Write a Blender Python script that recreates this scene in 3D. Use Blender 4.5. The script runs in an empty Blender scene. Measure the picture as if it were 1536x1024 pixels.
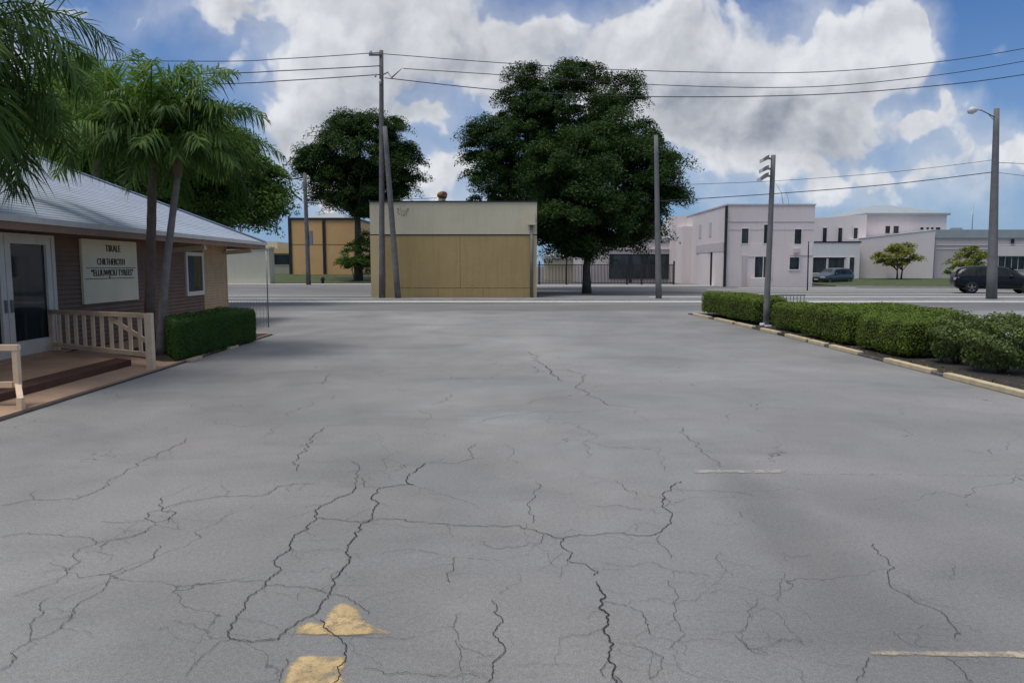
import bpy, bmesh, math, random
import numpy as np
from mathutils import Vector, Matrix
R = math.radians
random.seed(7)
rng = np.random.default_rng(7)
scene = bpy.context.scene
COL = scene.collection

# ------------------------------------------------------------------ camera
H, F, PITCH = 1.75, 1109.0, math.atan(112 / 1109.0)
CP, SP = math.cos(PITCH), math.sin(PITCH)
cam_d = bpy.data.cameras.new('camera')
cam = bpy.data.objects.new('camera', cam_d)
COL.objects.link(cam)
cam.location = (0, 0, H)
cam.rotation_euler = (math.pi / 2 - PITCH, 0, 0)
cam_d.sensor_width = 36
cam_d.lens = 36 * F / 1536
cam_d.clip_start = .05
cam_d.clip_end = 6000
scene.camera = cam


def ray(px, py):
    x, y = (px - 768) / F, (512 - py) / F
    return Vector((x, CP + y * SP, -SP + y * CP))


def G(px, py, z=0.0):
    d = ray(px, py)
    t = (z - H) / d.z
    return Vector((0, 0, H)) + d * t


def at(px, py, Y):
    d = ray(px, py)
    return Vector((0, 0, H)) + d * (Y / d.y)


# ------------------------------------------------------------------ materials
def _nodes(name):
    m = bpy.data.materials.new(name)
    m.use_nodes = True
    nt = m.node_tree
    return m, nt, nt.nodes['Principled BSDF']


def N(nt, typ, **kw):
    n = nt.nodes.new(typ)
    for k, v in kw.items():
        if k in n.inputs:
            n.inputs[k].default_value = v
        else:
            setattr(n, k, v)
    return n


def ramp(nt, src, a, b, lo=0., hi=1.):
    n = N(nt, 'ShaderNodeMapRange')
    n.inputs['From Min'].default_value = a
    n.inputs['From Max'].default_value = b
    n.inputs['To Min'].default_value = lo
    n.inputs['To Max'].default_value = hi
    nt.links.new(src, n.inputs['Value'])
    return n.outputs[0]


def mixc(nt, fac, a, b, mode='MIX'):
    n = N(nt, 'ShaderNodeMix', data_type='RGBA', blend_type=mode)
    for s, v in ((n.inputs[0], fac), (n.inputs[6], a), (n.inputs[7], b)):
        if isinstance(v, (int, float)):
            s.default_value = v
        elif isinstance(v, tuple):
            s.default_value = (*v[:3], 1)
        else:
            nt.links.new(v, s)
    return n.outputs[2]


def noise(nt, vec, scale, detail=4, rough=.55, dist=0.):
    n = N(nt, 'ShaderNodeTexNoise', Scale=scale, Detail=detail, Roughness=rough, Distortion=dist)
    if vec is not None:
        nt.links.new(vec, n.inputs['Vector'])
    return n.outputs[0]


def pos(nt, scale=None):
    g = N(nt, 'ShaderNodeNewGeometry')
    if scale is None:
        return g.outputs['Position']
    m = N(nt, 'ShaderNodeMapping')
    m.inputs['Scale'].default_value = scale
    nt.links.new(g.outputs['Position'], m.inputs['Vector'])
    return m.outputs[0]


def mat(name, col, rough=.8, var=.18, scale=1.5, bump=.15, bscale=60, metal=0., streak=0., spec=.4, coat=0., tint=None):
    m, nt, p = _nodes(name)
    P = pos(nt)
    f = ramp(nt, noise(nt, P, scale, 6, .6), .3, .7)
    dark = tuple(c * (1 - var) for c in col)
    lite = tint or tuple(min(1, c * (1 + var)) for c in col)
    c = mixc(nt, f, dark, lite)
    fine = ramp(nt, noise(nt, P, scale * 14, 3, .6), .3, .7, 1 - var * .5, 1 + var * .5)
    c = mixc(nt, 1., c, fine, 'MULTIPLY')
    if streak:
        s = ramp(nt, noise(nt, pos(nt, (5, 5, .35)), 1., 5, .6), .5, .75, 0, streak)
        c = mixc(nt, s, c, tuple(x * .45 for x in col))
    nt.links.new(c, p.inputs['Base Color'])
    p.inputs['Roughness'].default_value = rough
    p.inputs['Metallic'].default_value = metal
    p.inputs['Specular IOR Level'].default_value = spec
    p.inputs['Coat Weight'].default_value = coat
    if bump:
        b = N(nt, 'ShaderNodeBump', Strength=bump, Distance=.01)
        nt.links.new(noise(nt, P, bscale, 4), b.inputs['Height'])
        nt.links.new(b.outputs[0], p.inputs['Normal'])
    return m


def glass_mat(name, col, rough=.04):
    m, nt, p = _nodes(name)
    f = ramp(nt, noise(nt, pos(nt, (.9, .9, .25)), 1.6, 2), .4, .62)
    nt.links.new(mixc(nt, f, tuple(c * .35 for c in col), col), p.inputs['Base Color'])
    p.inputs['Roughness'].default_value = rough
    p.inputs['Specular IOR Level'].default_value = .25
    b = N(nt, 'ShaderNodeBump', Strength=.03, Distance=.02)
    nt.links.new(noise(nt, pos(nt), .9, 2), b.inputs['Height'])
    nt.links.new(b.outputs[0], p.inputs['Normal'])
    return m


def leaf_mat(name, a, b, trans=.22, nscale=.6):
    m, nt, p = _nodes(name)
    g = N(nt, 'ShaderNodeNewGeometry')
    r = g.outputs['Random Per Island']
    n = ramp(nt, noise(nt, g.outputs['Position'], nscale, 3), .35, .65)
    f = N(nt, 'ShaderNodeMath', operation='MULTIPLY_ADD')
    nt.links.new(r, f.inputs[0])
    f.inputs[1].default_value = .6
    f2 = N(nt, 'ShaderNodeMath', operation='MULTIPLY')
    nt.links.new(n, f2.inputs[0])
    f2.inputs[1].default_value = .4
    nt.links.new(f2.outputs[0], f.inputs[2])
    c = mixc(nt, f.outputs[0], a, b)
    nt.links.new(c, p.inputs['Base Color'])
    p.inputs['Roughness'].default_value = .6
    p.inputs['Specular IOR Level'].default_value = .2
    t = N(nt, 'ShaderNodeBsdfTranslucent')
    nt.links.new(mixc(nt, 1., c, (1.15, 1.25, .6), 'MULTIPLY'), t.inputs['Color'])
    mx = N(nt, 'ShaderNodeMixShader', Fac=trans)
    nt.links.new(p.outputs[0], mx.inputs[1])
    nt.links.new(t.outputs[0], mx.inputs[2])
    nt.links.new(mx.outputs[0], nt.nodes['Material Output'].inputs[0])
    return m


def asphalt_mat(name, col, blotch=.3, stretch=(1, 1, 1), fine=True, hair=0.):
    m, nt, p = _nodes(name)
    P = pos(nt)
    S = pos(nt, stretch)
    big = ramp(nt, noise(nt, S, .16, 5, .6, .4), .36, .66)
    c = mixc(nt, big, tuple(x * (1 - blotch) for x in col), tuple(x * (1 + blotch * .35) for x in col))
    mid = ramp(nt, noise(nt, S, .9, 6, .65), .3, .75, .86, 1.1)
    c = mixc(nt, 1., c, mid, 'MULTIPLY')
    stain = ramp(nt, noise(nt, pos(nt, (.32, .75, 1)), 1.1, 6, .62, .5), .50, .72, 0, .62)
    c = mixc(nt, stain, c, tuple(x * .5 for x in col))
    if hair:   # worn dark wheel track running diagonally over the right half
        ga, gb = G(1095, 700), G(1330, 930)
        dx_, dy_ = gb.x - ga.x, gb.y - ga.y
        ln = math.hypot(dx_, dy_)
        mp_ = N(nt, 'ShaderNodeMapping', vector_type='TEXTURE')
        mp_.inputs['Location'].default_value = ((ga.x + gb.x) / 2, (ga.y + gb.y) / 2, 0)
        mp_.inputs['Rotation'].default_value = (0, 0, math.atan2(dy_, dx_))
        mp_.inputs['Scale'].default_value = (ln * .75, .42, 1)
        wob = N(nt, 'ShaderNodeVectorMath', operation='MULTIPLY_ADD')
        wn_ = N(nt, 'ShaderNodeTexNoise', Scale=1.2, Detail=4)
        nt.links.new(P, wn_.inputs['Vector']); nt.links.new(wn_.outputs['Color'], wob.inputs[0])
        wob.inputs[1].default_value = (.7, .7, 0); nt.links.new(P, wob.inputs[2])
        sh_ = N(nt, 'ShaderNodeVectorMath', operation='SUBTRACT'); nt.links.new(wob.outputs[0], sh_.inputs[0]); sh_.inputs[1].default_value = (.35, .35, 0)
        nt.links.new(sh_.outputs[0], mp_.inputs['Vector'])
        gs_ = N(nt, 'ShaderNodeTexGradient', gradient_type='SPHERICAL'); nt.links.new(mp_.outputs[0], gs_.inputs[0])
        c = mixc(nt, ramp(nt, gs_.outputs['Fac'], 0., .6, 0, .55), c, tuple(x * .45 for x in col))
    warm = ramp(nt, noise(nt, P, .5, 3), .45, .7, 0, .35)
    c = mixc(nt, warm, c, (col[0] * 1.06, col[1] * .99, col[2] * .99))
    gr = noise(nt, P, 130, 3, .75)
    c = mixc(nt, 1., c, ramp(nt, gr, .3, .7, .62, 1.34), 'MULTIPLY')
    c = mixc(nt, 1., c, ramp(nt, noise(nt, P, 38, 4, .7), .3, .7, .84, 1.14), 'MULTIPLY')
    oil = ramp(nt, noise(nt, P, 2.6, 3, .5, .3), .68, .80, 0, .35)
    c = mixc(nt, oil, c, tuple(x * .45 for x in col))
    v = N(nt, 'ShaderNodeTexVoronoi', Scale=190.)
    nt.links.new(P, v.inputs['Vector'])
    pit = ramp(nt, v.outputs['Color'], .78, .95, 0, .65)
    c = mixc(nt, pit, c, tuple(x * .55 for x in col))
    if hair:
        dn = N(nt, 'ShaderNodeTexNoise', Scale=1.7, Detail=6)
        nt.links.new(P, dn.inputs['Vector'])
        va = N(nt, 'ShaderNodeVectorMath', operation='MULTIPLY_ADD')
        nt.links.new(dn.outputs['Color'], va.inputs[0])
        va.inputs[1].default_value = (.9, .9, 0)
        nt.links.new(P, va.inputs[2])
        vo = N(nt, 'ShaderNodeTexVoronoi', Scale=.62, feature='DISTANCE_TO_EDGE', voronoi_dimensions='2D')
        nt.links.new(va.outputs[0], vo.inputs['Vector'])
        ed = ramp(nt, vo.outputs['Distance'], .0015, .0045, 1, 0)
        msk = ramp(nt, noise(nt, P, .8, 3), .45, .60, 0, hair)
        mm = N(nt, 'ShaderNodeMath', operation='MULTIPLY')
        nt.links.new(ed, mm.inputs[0])
        nt.links.new(msk, mm.inputs[1])
        c = mixc(nt, mm.outputs[0], c, tuple(x * .3 for x in col))
    nt.links.new(c, p.inputs['Base Color'])
    p.inputs['Roughness'].default_value = .78
    p.inputs['Specular IOR Level'].default_value = .35
    b = N(nt, 'ShaderNodeBump', Strength=.35, Distance=.006)
    nt.links.new(gr, b.inputs['Height'])
    nt.links.new(b.outputs[0], p.inputs['Normal'])
    return m


def paint_mat(name, col, wear=.5, sc=6.):
    """worn paint: flakes away with noise and lets the asphalt below show"""
    m, nt, p = _nodes(name)
    P = pos(nt)
    c = mixc(nt, ramp(nt, noise(nt, P, 5, 6), .3, .7), tuple(x * .8 for x in col), tuple(x * 1.1 for x in col))
    c = mixc(nt, 1., c, ramp(nt, noise(nt, P, 120, 3), .3, .7, .85, 1.12), 'MULTIPLY')
    nt.links.new(c, p.inputs['Base Color'])
    p.inputs['Roughness'].default_value = .75
    at_ = N(nt, 'ShaderNodeAttribute', attribute_name='wear')
    nz = N(nt, 'ShaderNodeMath', operation='MULTIPLY_ADD')
    nt.links.new(at_.outputs['Fac'], nz.inputs[0]); nz.inputs[1].default_value = .42
    nz2 = N(nt, 'ShaderNodeMath', operation='MULTIPLY_ADD')
    nt.links.new(noise(nt, P, 90, 4, .75), nz2.inputs[0]); nz2.inputs[1].default_value = .35
    nt.links.new(noise(nt, P, sc, 8, .7), nz2.inputs[2])
    nt.links.new(nz2.outputs[0], nz.inputs[2])
    w = ramp(nt, nz.outputs[0], wear + .03, wear + .27, 1, 0)
    tr = N(nt, 'ShaderNodeBsdfTransparent')
    mx = N(nt, 'ShaderNodeMixShader')
    nt.links.new(w, mx.inputs[0])
    nt.links.new(tr.outputs[0], mx.inputs[1])
    nt.links.new(p.outputs[0], mx.inputs[2])
    nt.links.new(mx.outputs[0], nt.nodes['Material Output'].inputs[0])
    return m


M = {}
M['lot'] = asphalt_mat('lot_asphalt', (.283, .283, .285), .36, (.8, .5, 1), hair=.9)
M['road'] = asphalt_mat('road_asphalt', (.185, .184, .185), .35, (.3, 1.4, 1))
M['farlot'] = asphalt_mat('far_asphalt', (.20, .198, .198), .4, (.25, 1.2, 1))
M['crack'] = mat('crack_dark', (.022, .022, .024), .95, .3, 8)
M['ypaint'] = paint_mat('yellow_paint', (.50, .37, .19), .60, 7)
M['ypaint2'] = paint_mat('worn_yellow_paint', (.42, .36, .27), .60, 9)
M['faded'] = paint_mat('faded_paint', (.38, .36, .33), .58, 10)
M['ghost'] = paint_mat('ghost_paint', (.34, .33, .32), .42, 10)
M['wpaint'] = paint_mat('white_road_paint', (.72, .72, .70), .72, 2)
M['concrete'] = mat('concrete', (.33, .32, .30), .85, .2, 2, .2)
M['darkkerb'] = mat('dark_kerb', (.11, .105, .10), .9, .35, 4, .4, 40)
M['walk'] = mat('pavement_concrete', (.20, .2, .2), .85, .25, .8, .2)
M['grass'] = mat('lawn_green', (.06, .078, .028), .95, .35, 1.2, .5, 30)
M['earth'] = mat('far_ground', (.17, .165, .15), .95, .3, .02, .1)
M['soil'] = mat('soil', (.035, .03, .026), .95, .4, 5, .6, 40)
M['siding'] = mat('brown_siding', (.205, .12, .078), .65, .14, 2.5, .1, 80, streak=.25)
M['sidingtan'] = mat('tan_siding', (.60, .40, .22), .65, .12, 2.5, .1, 80, streak=.15)
M['fascia'] = mat('brown_fascia', (.27, .165, .11), .6, .15, 2, .1)
M['soffit'] = mat('soffit', (.16, .11, .085), .8, .15, 2, .1)
M['kerbpaint'] = mat('kerb_paint', (.52, .43, .28), .7, .16, 6, .2, streak=.3)
M['cream'] = mat('cream_paint', (.68, .53, .37), .6, .1, 4, .08, streak=.2)
M['white'] = mat('white_frame', (.70, .66, .56), .45, .08, 3, .04, streak=.1)
M['signboard'] = mat('sign_board', (.86, .74, .50), .6, .07, 2, .05, streak=.12)
M['letter'] = mat('sign_letter', (.10, .085, .06), .7, .2, 5)
M['roof'] = mat('roof_shingle', (.37, .42, .50), .55, .1, 1.6, .1, 90)
M['gutter'] = mat('gutter', (.60, .58, .53), .5, .08, 3, .05, streak=.2)
M['deck'] = mat('porch_tan', (.42, .27, .175), .75, .14, 2.5, .15)
M['pathslab'] = mat('path_slab', (.37, .25, .175), .8, .16, 1.8, .2)
M['deckdark'] = mat('porch_brown', (.085, .04, .025), .85, .2, 4, .3)
M['glass'] = glass_mat('dark_glass', (.03, .042, .042))
M['glass2'] = glass_mat('shop_glass', (.045, .055, .06), .08)
M['curtain'] = mat('curtain', (.06, .075, .075), .9, .2, 6)
M['steel'] = mat('steel_grey', (.22, .22, .22), .45, .15, 6, .05, metal=.5)
M['black'] = mat('black_iron', (.018, .018, .02), .5, .2, 6)
M['pole'] = mat('pole_wood', (.13, .125, .125), .85, .25, 3, .5, 40, streak=.5)
M['polec'] = mat('pole_concrete', (.155, .155, .155), .8, .15, 3, .3, 50, streak=.35)
M['wire'] = mat('wire', (.03, .032, .04), .6, .1, 5, 0)
M['tanwall'] = mat('tan_stucco', (.365, .27, .12), .8, .09, .5, .15, 90, streak=.28)
M['tanlite'] = mat('tan_pale', (.50, .40, .22), .8, .07, .6, .15, 90, streak=.12)
M['creamwall'] = mat('cream_stucco', (.54, .49, .355), .8, .06, .6, .15, 90, streak=.14)
M['orange'] = mat('orange_stucco', (.68, .42, .19), .8, .07, .5, .1, streak=.1)
M['olive'] = mat('pale_olive_wall', (.42, .41, .33), .8, .06, .5, .1, streak=.1)
M['pink'] = mat('mauve_stucco', (.69, .615, .605), .8, .05, .4, .12, 60, streak=.12)
M['pinkd'] = mat('mauve_grey_stucco', (.52, .465, .465), .8, .06, .5, .12, 60, streak=.15)
M['pinkl'] = mat('pale_mauve_stucco', (.71, .645, .63), .8, .04, .4, .1, 60, streak=.1)
M['whitewall'] = mat('white_stucco', (.74, .72, .72), .75, .04, .5, .1, 60, streak=.12)
M['metroof'] = mat('grey_metal_roof', (.33, .37, .39), .5, .08, 1, .05)
M['rust'] = mat('rust', (.20, .10, .05), .9, .4, 6, .4, 30)
M['lightgrey'] = mat('lamp_grey', (.55, .56, .57), .4, .06, 4)
M['bark'] = mat('bark', (.10, .085, .07), .95, .35, 4, .8, 25)
M['palmbark'] = mat('palm_bark_brown', (.145, .105, .085), .9, .25, 6, .6, 40)
M['palmbark2'] = mat('palm_bark_grey', (.205, .19, .175), .9, .25, 6, .6, 40)
M['shaft'] = mat('palm_crownshaft', (.13, .10, .06), .7, .2, 5, .2)
M['leafdk'] = leaf_mat('leaf_dark', (.014, .036, .009), (.055, .105, .024))
M['leafmid'] = leaf_mat('leaf_mid', (.045, .09, .018), (.125, .21, .045), .25)
M['leaflite'] = leaf_mat('leaf_light', (.075, .13, .025), (.17, .26, .06), .3)
M['leafyel'] = leaf_mat('leaf_olive', (.15, .18, .035), (.32, .33, .08), .3)
M['palmleaf'] = leaf_mat('palm_leaf', (.035, .08, .02), (.11, .19, .04), .25)
M['palmleaf2'] = leaf_mat('palm_leaf_bright', (.065, .13, .03), (.17, .27, .065), .3)
M['hedge'] = leaf_mat('hedge_leaf', (.075, .125, .014), (.155, .215, .03), .10, 2.5)
M['hedgedk'] = leaf_mat('hedge_leaf_dark', (.028, .075, .012), (.06, .13, .02), .1, 2.5)
M['bushleaf'] = leaf_mat('bush_leaf', (.075, .115, .03), (.17, .22, .075), .25, 3)
M['litter'] = leaf_mat('dry_leaf', (.10, .065, .03), (.24, .17, .08), .05)
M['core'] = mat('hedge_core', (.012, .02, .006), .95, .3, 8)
M['carblack'] = mat('car_paint_black', (.004, .006, .011), .25, .03, 1, 0, coat=.12, spec=.2)
M['carblue'] = mat('car_paint_blue', (.055, .072, .09), .25, .04, 1, 0, metal=.4, coat=.7)
M['tyre'] = mat('tyre', (.014, .014, .015), .85, .2, 8)
M['rim'] = mat('rim_alloy', (.35, .35, .37), .3, .05, 4, 0, metal=.8)
M['trim'] = mat('car_trim', (.015, .015, .016), .6, .1, 5)
M['carglass'] = glass_mat('car_glass', (.02, .026, .03), .02)
M['headlamp'] = mat('headlamp', (.6, .62, .65), .15, .05, 5, 0)
M['taillamp'] = mat('taillamp', (.5, .38, .38), .2, .05, 5, 0)
M['plate'] = mat('number_plate', (.6, .6, .58), .5, .05, 5, 0)


# ------------------------------------------------------------------ mesh helpers
class MB:
    def __init__(s):
        s.v, s.f, s.m, s.sm = [], [], [], []

    def add(s, verts, faces, mi=0, smooth=False):
        o = len(s.v)
        s.v += [tuple(v) for v in verts]
        for f in faces:
            s.f.append(tuple(i + o for i in f))
            s.m.append(mi)
            s.sm.append(smooth)

    def box(s, a, b, mi=0):
        (x0, y0, z0), (x1, y1, z1) = a, b
        x0, x1 = sorted((x0, x1)); y0, y1 = sorted((y0, y1)); z0, z1 = sorted((z0, z1))
        s.add([(x0, y0, z0), (x1, y0, z0), (x1, y1, z0), (x0, y1, z0), (x0, y0, z1), (x1, y0, z1), (x1, y1, z1), (x0, y1, z1)],
              [(0, 3, 2, 1), (4, 5, 6, 7), (0, 1, 5, 4), (1, 2, 6, 5), (2, 3, 7, 6), (3, 0, 4, 7)], mi)
        return s

    def prism(s, poly, z0, z1, mi=0):
        """poly: ccw plan polygon; z0/z1 numbers or per-vertex lists"""
        n = len(poly)
        a = z0 if isinstance(z0, (list, tuple)) else [z0] * n
        b = z1 if isinstance(z1, (list, tuple)) else [z1] * n
        s.add([(p[0], p[1], a[i]) for i, p in enumerate(poly)] + [(p[0], p[1], b[i]) for i, p in enumerate(poly)],
              [tuple(range(n - 1, -1, -1)), tuple(range(n, 2 * n))] + [(i, (i + 1) % n, n + (i + 1) % n, n + i) for i in range(n)], mi)
        return s

    def bar(s, p, q, w, h, mi=0):
        """square bar from p to q; w across, h 'up'"""
        p, q = Vector(p), Vector(q)
        d = (q - p).normalized()
        u = Vector((0, 0, 1)) if abs(d.z) < .95 else Vector((0, 1, 0))
        r = d.cross(u).normalized()
        u = r.cross(d).normalized()
        vs = []
        for c in (p, q):
            for a, b in ((-1, -1), (1, -1), (1, 1), (-1, 1)):
                vs.append(c + r * (a * w / 2) + u * (b * h / 2))
        s.add(vs, [(0, 1, 2, 3), (7, 6, 5, 4), (0, 4, 5, 1), (1, 5, 6, 2), (2, 6, 7, 3), (3, 7, 4, 0)], mi)
        return s

    def tube(s, pts, rad, n=8, mi=0, caps=True, smooth=True):
        pts = [Vector(p) for p in pts]
        if isinstance(rad, (int, float)):
            rad = [rad] * len(pts)
        vs, fs = [], []
        ref = None
        for i, p in enumerate(pts):
            d = (pts[min(i + 1, len(pts) - 1)] - pts[max(i - 1, 0)]).normalized()
            if ref is None:
                ref = Vector((1, 0, 0)) if abs(d.x) < .8 else Vector((0, 1, 0))
            r = (ref - d * ref.dot(d)).normalized()
            ref = r
            u = d.cross(r)
            for k in range(n):
                a = 2 * math.pi * k / n
                vs.append(p + (r * math.cos(a) + u * math.sin(a)) * rad[i])
        for i in range(len(pts) - 1):
            for k in range(n):
                fs.append((i * n + k, i * n + (k + 1) % n, (i + 1) * n + (k + 1) % n, (i + 1) * n + k))
        s.add(vs, fs, mi, smooth)
        if caps:
            o = len(s.v) - len(vs)
            s.f.append(tuple(o + k for k in range(n - 1, -1, -1))); s.m.append(mi); s.sm.append(False)
            b = o + (len(pts) - 1) * n
            s.f.append(tuple(b + k for k in range(n))); s.m.append(mi); s.sm.append(False)
        return s

    def np_add(s, verts, faces, mi=0):
        o = len(s.v)
        s.v += verts.tolist()
        s.f += (faces + o).tolist()
        s.m += [mi] * len(faces)
        s.sm += [False] * len(faces)

    def build(s, name, mats, parent=None, local=False):
        me = bpy.data.meshes.new(name)
        me.from_pydata(s.v, [], s.f)
        if not isinstance(mats, (list, tuple)):
            mats = [mats]
        for m in mats:
            me.materials.append(m if not isinstance(m, str) else M[m])
        me.polygons.foreach_set('material_index', s.m)
        me.polygons.foreach_set('use_smooth', s.sm)
        me.update()
        o = bpy.data.objects.new(name, me)
        COL.objects.link(o)
        if parent is not None:
            o.parent = parent
        return o


def tag(o, label, cat, group=None):
    o['label'] = label
    o['category'] = cat
    if group:
        o['group'] = group
    return o


def thing(name, label, cat, loc=(0, 0, 0), rz=0., group=None):
    o = bpy.data.objects.new(name, None)
    COL.objects.link(o)
    o.location = loc
    o.rotation_euler = (0, 0, rz)
    o.empty_display_size = .2
    return tag(o, label, cat, group)


def structure(o, kind='structure'):
    o['kind'] = kind
    return o


def copy_tree(o, parent=None):
    c = o.copy()
    COL.objects.link(c)
    c.parent = parent
    for ch in list(o.children):
        copy_tree(ch, c)
    return c


def np_mesh(name, V, Fc, m, parent=None):
    me = bpy.data.meshes.new(name)
    n, k = Fc.shape
    me.vertices.add(len(V)); me.vertices.foreach_set('co', V.astype(np.float32).ravel())
    me.loops.add(n * k); me.loops.foreach_set('vertex_index', Fc.astype(np.int32).ravel())
    me.polygons.add(n)
    me.polygons.foreach_set('loop_start', np.arange(0, n * k, k, dtype=np.int32))
    me.polygons.foreach_set('loop_total', np.full(n, k, dtype=np.int32))
    me.materials.append(M[m])
    me.update(calc_edges=True)
    me.validate()
    o = bpy.data.objects.new(name, me)
    COL.objects.link(o)
    if parent is not None:
        o.parent = parent
    return o


def sheet(name, poly, z, m, kind='structure', parent=None):
    b = MB()
    b.add([(p[0], p[1], z) for p in poly], [tuple(range(len(poly)))])
    o = b.build(name, m, parent)
    if parent is None:
        structure(o, kind)
    return o


def rect(x0, y0, x1, y1):
    return [(x0, y0), (x1, y0), (x1, y1), (x0, y1)]


# ------------------------------------------------------------------ ground, roads, markings
sheet('ground', rect(-2500, -300, 2500, 4000), -.03, 'earth')
sheet('parking_lot', rect(-40, -15, 60, 29.5), 0, 'lot')
lot = bpy.data.objects['parking_lot']
sheet('road', rect(-220, 29.5, 220, 38.2), -.002, 'road')
sheet('far_parking_lot', rect(-220, 41.4, 220, 78), -.003, 'farlot')
b = MB()
b.box((-60, 38.3, -.02), (9.2, 41.4, .035))
b.box((9.2, 38.3, -.02), (220, 41.4, .02))
structure(b.build('sidewalk', 'walk'))
b = MB()
for i in range(70):
    x = -60 + i * 4
    b.box((x, 38.1, -.02), (x + 3.985, 38.3, .055 if x < 9 else .03))
structure(b.build('kerb', 'concrete'))
# raised lawns beyond the far lot
b = MB()
lp = [(29.0, 66.5), (34, 64.2), (42, 61.5), (60, 58.5), (120, 56)]
back = [(29.2, 96), (36, 96), (45, 96), (62, 96), (122, 96)]
n = 12
vs, fs = [], []
for j in range(n + 1):
    f = j / n
    for p, q in zip(lp, back):
        vs.append((p[0] + (q[0] - p[0]) * f, p[1] + (q[1] - p[1]) * f, .03 + .42 * min(1, f * 1.5) ** 1.3))
for j in range(n):
    for i in range(4):
        a = j * 5 + i
        fs.append((a, a + 1, a + 6, a + 5))
b.add(vs, fs, 0, True)
for i in range(4):
    b.add([(*lp[i], -.01), (*lp[i + 1], -.01), (*lp[i + 1], .03), (*lp[i], .03)], [(0, 1, 2, 3)])
structure(b.build('lawn', 'grass'))
b = MB()
for i in range(4):
    b.bar((lp[i][0], lp[i][1] - .12, .03), (lp[i + 1][0], lp[i + 1][1] - .12, .03), .22, .10)
structure(b.build('lawn_kerb', 'concrete'))
b = MB()
vs, fs = [], []
for j in range(n + 1):
    f = j / n
    for x in (-120, -60, -30, -8):
        vs.append((x, 80 + 40 * f, .85 * min(1, f * 2.6) ** 1.2))
for j in range(n):
    for i in range(3):
        a = j * 4 + i
        fs.append((a, a + 1, a + 5, a + 4))
b.add(vs, fs, 0, True)
structure(b.build('grass_bank', 'grass'))

# road markings (thin sheets)
b = MB()


def mark(mb, x0, x1, y, w, z=.004, mi=0):
    mb.add([(x0, y - w / 2, z), (x1, y - w / 2, z), (x1, y + w / 2, z), (x0, y + w / 2, z)], [(0, 1, 2, 3)], mi)


mark(b, -60, 160, 37.35, 1.0)
mark(b, 8, 160, 43.4, .8)
mark(b, -60, -8.4, 45.2, .5)
mark(b, 1.6, 8, 43.6, .4)
mark(b, -60, -8.6, 75.5, 1.6)
mark(b, 2, 19, 69.5, 1.8)
mark(b, 19, 29, 62.5, .9)
mark(b, 14, 120, 47.4, .5)
mark(b, 14, 90, 52.5, .5)
mark(b, 15, 60, 57.0, .7)
structure(b.build('road_markings', 'wpaint'))
# lot markings
C = {'C3': (150, 560, 2.208), 'C4': (640, 480, 1.882), 'L': (0, 480, 1.883), 'R': (768, 480, 1.883)}


def cg(c, p, z=0.):
    ox, oy, s = C[c]
    return G(ox + p[0] / s, oy + p[1] / s, z)


def blob(name, c, pts, m, z=.004, cell=.014, rim=.035):
    """painted patch as a fine grid clipped to the outline; attribute 'wear' rises from 0 inside to 1 at the edge, where the paint flakes off"""
    P = [cg(c, p, z) for p in pts]
    A = np.array([(p.x, p.y) for p in P]); B_ = np.roll(A, -1, 0)
    lo_, hi_ = A.min(0) - rim, A.max(0) + rim
    nx, ny = [int(v) + 2 for v in (hi_ - lo_) / cell]
    gx, gy = np.meshgrid(lo_[0] + np.arange(nx) * cell, lo_[1] + np.arange(ny) * cell, indexing='ij')
    Q = np.stack([gx.ravel(), gy.ravel()], 1)
    ins = np.zeros(len(Q), bool); dist = np.full(len(Q), 9.)
    for a_, b2 in zip(A, B_):
        cond = ((a_[1] > Q[:, 1]) != (b2[1] > Q[:, 1]))
        xi = (b2[0] - a_[0]) * (Q[:, 1] - a_[1]) / (b2[1] - a_[1] + 1e-12) + a_[0]
        ins ^= cond & (Q[:, 0] < xi)
        ab = b2 - a_
        t = np.clip(((Q - a_) @ ab) / (ab @ ab), 0, 1)
        dist = np.minimum(dist, np.linalg.norm(Q - a_ - t[:, None] * ab, axis=1))
    sd = np.where(ins, dist, -dist)
    keep = (sd > -rim * .6).reshape(nx, ny)
    wear = np.clip((rim * .7 - sd) / rim, 0, 1.3)
    idx = np.arange(nx * ny).reshape(nx, ny)
    ok = keep[:-1, :-1] & keep[1:, :-1] & keep[1:, 1:] & keep[:-1, 1:]
    Fc = np.stack([idx[:-1, :-1][ok], idx[1:, :-1][ok], idx[1:, 1:][ok], idx[:-1, 1:][ok]], 1)
    used = np.unique(Fc); remap = np.zeros(nx * ny, int); remap[used] = np.arange(len(used))
    V = np.concatenate([Q[used], np.full((len(used), 1), z)], 1)
    o = np_mesh(name, V, remap[Fc], m, lot)
    at_ = o.data.attributes.new('wear', 'FLOAT', 'POINT')
    at_.data.foreach_set('value', wear[used].astype(np.float32))
    return o


blob('worn_marking', 'C3', [(632, 865), (780, 870), (850, 868), (985, 865), (960, 850), (890, 820), (860, 780), (800, 748), (740, 795), (735, 825), (690, 820), (640, 840)], 'ypaint')
blob('worn_marking', 'C3', [(590, 1075), (800, 1075), (812, 1010), (825, 930), (700, 928), (650, 935), (612, 975)], 'ypaint')
blob('parking_line', 'R', [(1003, 946), (1600, 958), (1600, 932), (1007, 931)], 'ypaint2', rim=.022, cell=.012)
blob('parking_line', 'R', [(505, 432), (775, 431), (782, 420), (510, 422)], 'faded', rim=.022, cell=.012)
blob('parking_line', 'R', [(790, 436), (1500, 441), (1500, 433), (800, 430)], 'ghost', rim=.022, cell=.012)

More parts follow.
